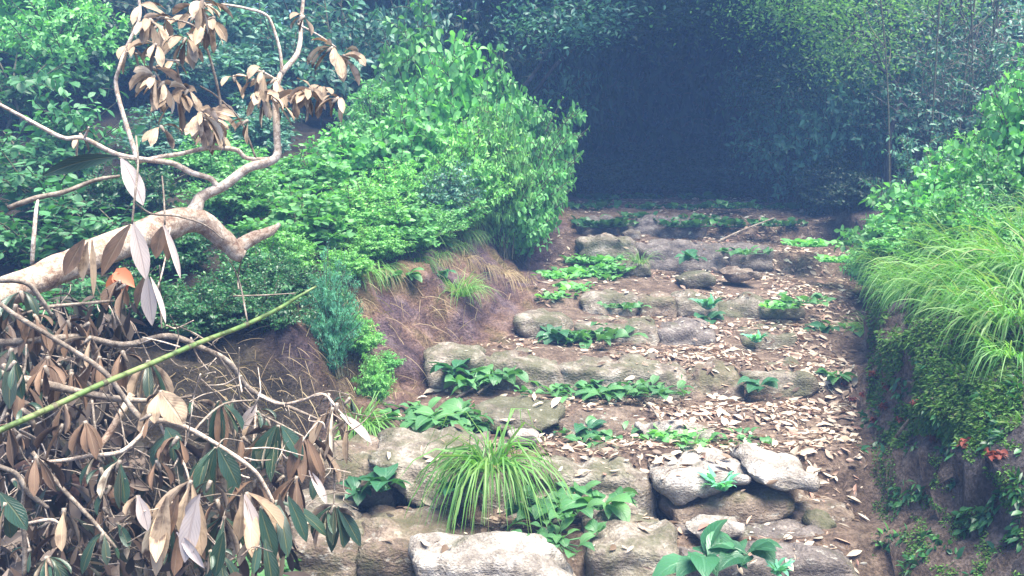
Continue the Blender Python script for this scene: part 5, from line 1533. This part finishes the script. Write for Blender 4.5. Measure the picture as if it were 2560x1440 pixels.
for (px, py, Y, n, L, kd, rt) in [
    (545, 1002, 2.45, 8, 125, WILT, 0.26), (696, 1062, 2.5, 9, 140, WILT, 0.27), (540, 1118, 2.3, 8, 140, WILT, 0.3), (402, 975, 2.3, 5, 125, TAN, 0.42), (756, 1092, 2.5, 8, 160, BROWN, 0.24),
    (832, 1018, 2.5, 7, 125, TAN, 0.22), (868, 1050, 2.5, 5, 120, TAN, 0.2), (616, 1230, 2.25, 6, 165, TAN, 0.26), (420, 1250, 2.1, 6, 190, TAN, 0.25), (478, 1200, 2.1, 6, 215, TAN, 0.27),
    (425, 1078, 2.2, 5, 95, WILT, 0.38), (212, 1052, 2.2, 7, 110, BROWN, 0.28), (345, 1238, 2.05, 3, 80, TAN, 0.4), (836, 1262, 2.4, 6, 115, WILT, 0.34), (560, 1290, 2.25, 7, 140, WILT, 0.28),
    (545, 1385, 2.15, 7, 130, WILT, 0.25), (742, 1190, 2.4, 8, 150, BROWN, 0.22), (14, 1255, 1.85, 4, 130, WILT, 0.36), (90, 1140, 2.0, 6, 130, BROWN, 0.27), (690, 1250, 2.35, 7, 150, WILT, 0.27),
    (300, 1150, 2.2, 6, 120, WILT, 0.3), (640, 1040, 2.6, 4, 90, TAN, 0.32), (392, 1150, 2.15, 6, 90, BROWN, 0.24), (160, 1270, 2.05, 4, 110, TAN, 0.28), (30, 870, 2.15, 5, 150, WILT, 0.25),
    (120, 890, 2.3, 7, 110, BROWN, 0.26), (60, 960, 2.2, 6, 110, BROWN, 0.26), (180, 930, 2.35, 7, 100, BROWN, 0.26), (250, 890, 2.4, 6, 100, BROWN, 0.3), (90, 800, 2.4, 7, 100, BROWN, 0.26), (170, 800, 2.45, 6, 100, BROWN, 0.24),
    (300, 700, 2.55, 5, 90, BROWN, 0.3), (40, 760, 2.35, 6, 100, BROWN, 0.26), (160, 1010, 2.25, 5, 95, BROWN, 0.28), (370, 900, 2.45, 6, 130, WILT, 0.28), (20, 1060, 2.05, 5, 110, BROWN, 0.28), (460, 1300, 2.1, 4, 150, BROWN, 0.25), (800, 1120, 2.5, 4, 110, TAN, 0.22), (655, 1330, 2.2, 5, 130, WILT, 0.28), (260, 1330, 2.1, 5, 110, WILT, 0.3), (120, 1390, 2.0, 5, 110, WILT, 0.3)]:
    k += 1
    cluster(br, px, py, Y, n if kd is WILT else max(3, n - 1), L * (1.0 if kd is WILT else 0.9), kd, 400 + k, (0.35 * math.sin(k * 1.7), -0.15, -0.9), rt, flare=0.6, droop=(0.8, 3.4), fold=(0.1, 1.2))
    for q in range(2 if k % 5 < 2 else 1):
        cluster(br, px + rng2.uniform(-70, 70), py + rng2.uniform(-70, 60), Y + rng2.uniform(-0.05, 0.25), rng2.randint(2, 4), rng2.uniform(45, 105), [BROWN, WILT, WILT, BROWN][(k + q) % 4], 600 + 2 * k + q, (rng2.uniform(-1, 1), -0.2, -0.6), 0.24, flare=0.9, droop=(0.3, 3.0), fold=(0.2, 1.8))

for (bx, by, tx, ty, w, Y, m, fo, ro) in [
    (402, 982, 456, 1060, 74, 2.25, TAN[:2], 0.2, 0.1), (415, 1068, 442, 1124, 46, 2.15, WILT[:2], 0.3, 0.2), (418, 1240, 396, 1436, 54, 2.02, TAN[:2], 0.25, 0.1), (446, 1238, 424, 1345, 34, 2.04, BROWN[:2], 0.4, -0.2),
    (494, 1244, 478, 1404, 58, 2.0, PALE2, 0.2, 0.0), (500, 1236, 470, 1290, 34, 2.0, PALE2, 0.4, 0.5), (442, 1330, 500, 1424, 30, 2.0, PALE2, 0.5, -0.3), (612, 1236, 638, 1392, 48, 2.2, PALE2, 0.3, 0.2), (604, 1234, 606, 1310, 26, 2.2, TAN[:2], 0.5, 0.0),
    (545, 1118, 604, 1214, 52, 2.25, WILT[:2], 0.3, 0.1), (540, 1120, 520, 1222, 44, 2.26, WILT[:2], 0.4, -0.2), (548, 1002, 526, 1130, 46, 2.4, WILT[:2], 0.4, 0.1), (552, 1002, 566, 1130, 42, 2.4, BROWN[:2], 0.5, 0.3),
    (838, 1266, 820, 1376, 40, 2.4, WILT[:2], 0.4, -0.2), (844, 1266, 888, 1368, 38, 2.4, WILT[:2], 0.4, 0.3), (690, 1064, 646, 1180, 46, 2.45, WILT[:2], 0.4, -0.3), (704, 1064, 750, 1150, 44, 2.45, WILT[:2], 0.3, 0.3), (696, 1066, 690, 1190, 46, 2.46, WILT[:2], 0.4, 0.0),
    (756, 1090, 714, 1196, 36, 2.45, BROWN[:2], 0.5, -0.2), (768, 1098, 792, 1192, 26, 2.45, BROWN[:2], 0.6, 0.3), (772, 1176, 820, 1256, 26, 2.45, PALE2, 0.6, 0.3), (850, 1036, 920, 1112, 28, 2.5, PALE2, 0.5, 0.4), (0, 1232, 64, 1324, 54, 1.85, WILT[:2], 0.3, 0.1),
    (642, 1010, 600, 1072, 30, 2.55, PALE2, 0.4, 0.1), (345, 1238, 374, 1324, 38, 2.02, PALE2, 0.35, 0.1), (650, 1270, 680, 1400, 46, 2.2, WILT[:2], 0.4, 0.2), (720, 1240, 770, 1350, 40, 2.3, WILT[:2], 0.4, 0.3), (560, 1330, 530, 1440, 44, 2.1, WILT[:2], 0.4, -0.2)]:
    hanging_leaf(br, bx, by, tx, ty, w, Y, m, fo, ro)
b = Buf()
rg_ = np.random.default_rng(5)
P, D = [], []
for i in range(2600):
    px, py = rg_.uniform(-60, 720), rg_.uniform(740, 1440)
    if px > 330 - (py - 740) * 0.12 and (py < 1000 + 0.2 * px or rg_.uniform() > 0.45):
        continue
    Y = 2.55 + 0.9 * rg_.uniform() - max(0, (py - 1000)) / 440 * 0.5
    P.append(W(px, py, Y) - br.location)
    D.append((rg_.normal(0, 0.6), rg_.normal(0, 0.5), rg_.normal(-0.6, 0.5)))
n = len(P)
LL = rg_.uniform(0.04, 0.11, n)
blades(b, P, D, LL, LL * rg_.uniform(0.22, 0.36, n), rg_.uniform(0.2, 1.5, n), LANCE, None, rg_.normal(0, 0.9, n), rg_.uniform(-0.4, 0.7, n))
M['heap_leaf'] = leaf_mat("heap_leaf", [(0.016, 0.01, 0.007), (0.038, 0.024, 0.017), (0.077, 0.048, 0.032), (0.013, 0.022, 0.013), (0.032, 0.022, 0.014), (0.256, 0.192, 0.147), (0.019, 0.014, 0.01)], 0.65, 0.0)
o = link("dead_leaves", b.mesh("dead_leaves", M['heap_leaf']), br)
o["kind"] = "stuff"

# red-brown log under the tangle
lg = empty("rotting_log", W(250, 1230, 2.75))
tag(lg, "short red brown rotting log half hidden beneath the tangled branches", "log")
limb(lg, "trunk", [(60, 1190, 2.85), (150, 1205, 2.8), (230, 1222, 2.75), (300, 1240, 2.7)], [90, 100, 104, 92], 'red_log', 16, 0.12, 61)
# stick ends and the green cane
cane = empty("green_cane", W(0, 1076, 1.9))
tag(cane, "long thin green cane slanting across the left side in front of the dead leaves", "cane")
limb(cane, "stalk", [(-60, 1104, 1.86), (0, 1076, 1.9), (130, 1018, 2.02), (250, 962, 2.14), (380, 908, 2.28), (500, 856, 2.42), (600, 818, 2.55), (690, 775, 2.68), (745, 742, 2.78), (790, 716, 2.84)], [17, 16.5, 16, 15, 14, 13, 12, 10, 8, 5], 'cane', 10, 0.0)
for i, (px, py, Y, w) in enumerate([(135, 1016, 2.025, 19), (262, 957, 2.152, 18), (470, 869, 2.385, 16), (615, 812, 2.57, 14)]):
    limb(cane, "node_ring", [(px - 5, py + 2.2, Y - .004), (px + 5, py - 2.2, Y + .004)], [w, w], 'stem', 10, 0.0)
st = empty("leaning_stick", W(1800, 600, 7.7))
tag(st, "thin pale stick leaning across the topmost step at the mouth of the dark hollow", "stick")
limb(st, "stalk", [(1796, 604, 7.7), (1850, 578, 7.9), (1935, 545, 8.2)], [6, 5, 4], 'twig_bark', 6)
for i, (a, b_, lab) in enumerate([((1195, 990), (1275, 945), "thin straight twig leaning against the long step above the yellow green plants"), ((1610, 1010), (1650, 1062), "short dark twig lying on the litter below the long step"), ((1140, 1000), (1215, 975), "short thick twig lying before the broad leaved clump"), ((2270, 960), (2330, 1010), "pale twig caught on the mossy right bank"), ((2240, 1100), (2300, 1040), "thin twig lying against the red sprigs of the right bank")]):
    p1, n1_ = shot(*a); p2, n2_ = shot(*b_)
    e = empty("twig", p1)
    tag(e, lab, "twig")
    bb = Buf()
    d = p2 - p1
    tube(bb, [(0, 0, 0.012), tuple(d * 0.5 + Vector((0, 0, 0.03))), tuple(d + Vector((0, 0, 0.02)))], [0.008, 0.006, 0.004], 6, k=4, lump=0.15)
    link("stalk", bb.mesh("stalk", M['twig_bark']), e)
b = Buf()
blades(b, [(0, 0, 0), (0.01, 0, -.01), (-.01, 0, 0)], [(0.3, -0.3, -0.6), (-0.5, -0.2, -0.5), (0.7, -0.2, -0.2)], 0.075, 0.045, 0.8, HEART, [(0.2, -1, 0.4)] * 3, 0.2, 0.3)
M['orange'] = leaf_mat("orange_leaf", [(0.45, 0.13, 0.05), (0.6, 0.22, 0.10)], 0.5, 0.3, tcol=(0.6, 0.2, 0.08))
o = link("orange_leaf", b.mesh("orange_leaf", M['orange']), None, W(296, 680, 2.6))
tag(o, "bright orange dead leaf hanging just below the pale trunk", "leaf")

# ------------------------------------------------------------------ bluish haze, also standing in for lens veil
hb = Buf()
x0, x1, y0, y1, z0, z1 = -130, 130, -50, 130, -12, 9.5
vv = [(x0, y0, z0), (x1, y0, z0), (x1, y1, z0), (x0, y1, z0), (x0, y0, z1), (x1, y0, z1), (x1, y1, z1), (x0, y1, z1)]
hb.add(vv, [0, 3, 2, 1, 4, 5, 6, 7, 0, 1, 5, 4, 1, 2, 6, 5, 2, 3, 7, 6, 3, 0, 4, 7], [4] * 6)
hm = bpy.data.materials.new("haze_veil")
hm.use_nodes = True
hn = hm.node_tree
hn.nodes.clear()
ho = hn.nodes.new("ShaderNodeOutputMaterial")
pv = hn.nodes.new("ShaderNodeVolumePrincipled")
pv.inputs["Color"].default_value = (0.24, 0.46, 0.95, 1)
pv.inputs["Density"].default_value = 0.011
hn.links.new(pv.outputs[0], ho.inputs["Volume"])
tag(link("haze", hb.mesh("haze", hm, smooth=False)), "thin bluish haze in the woodland air, standing in for lens veil", "haze", kind="stuff")
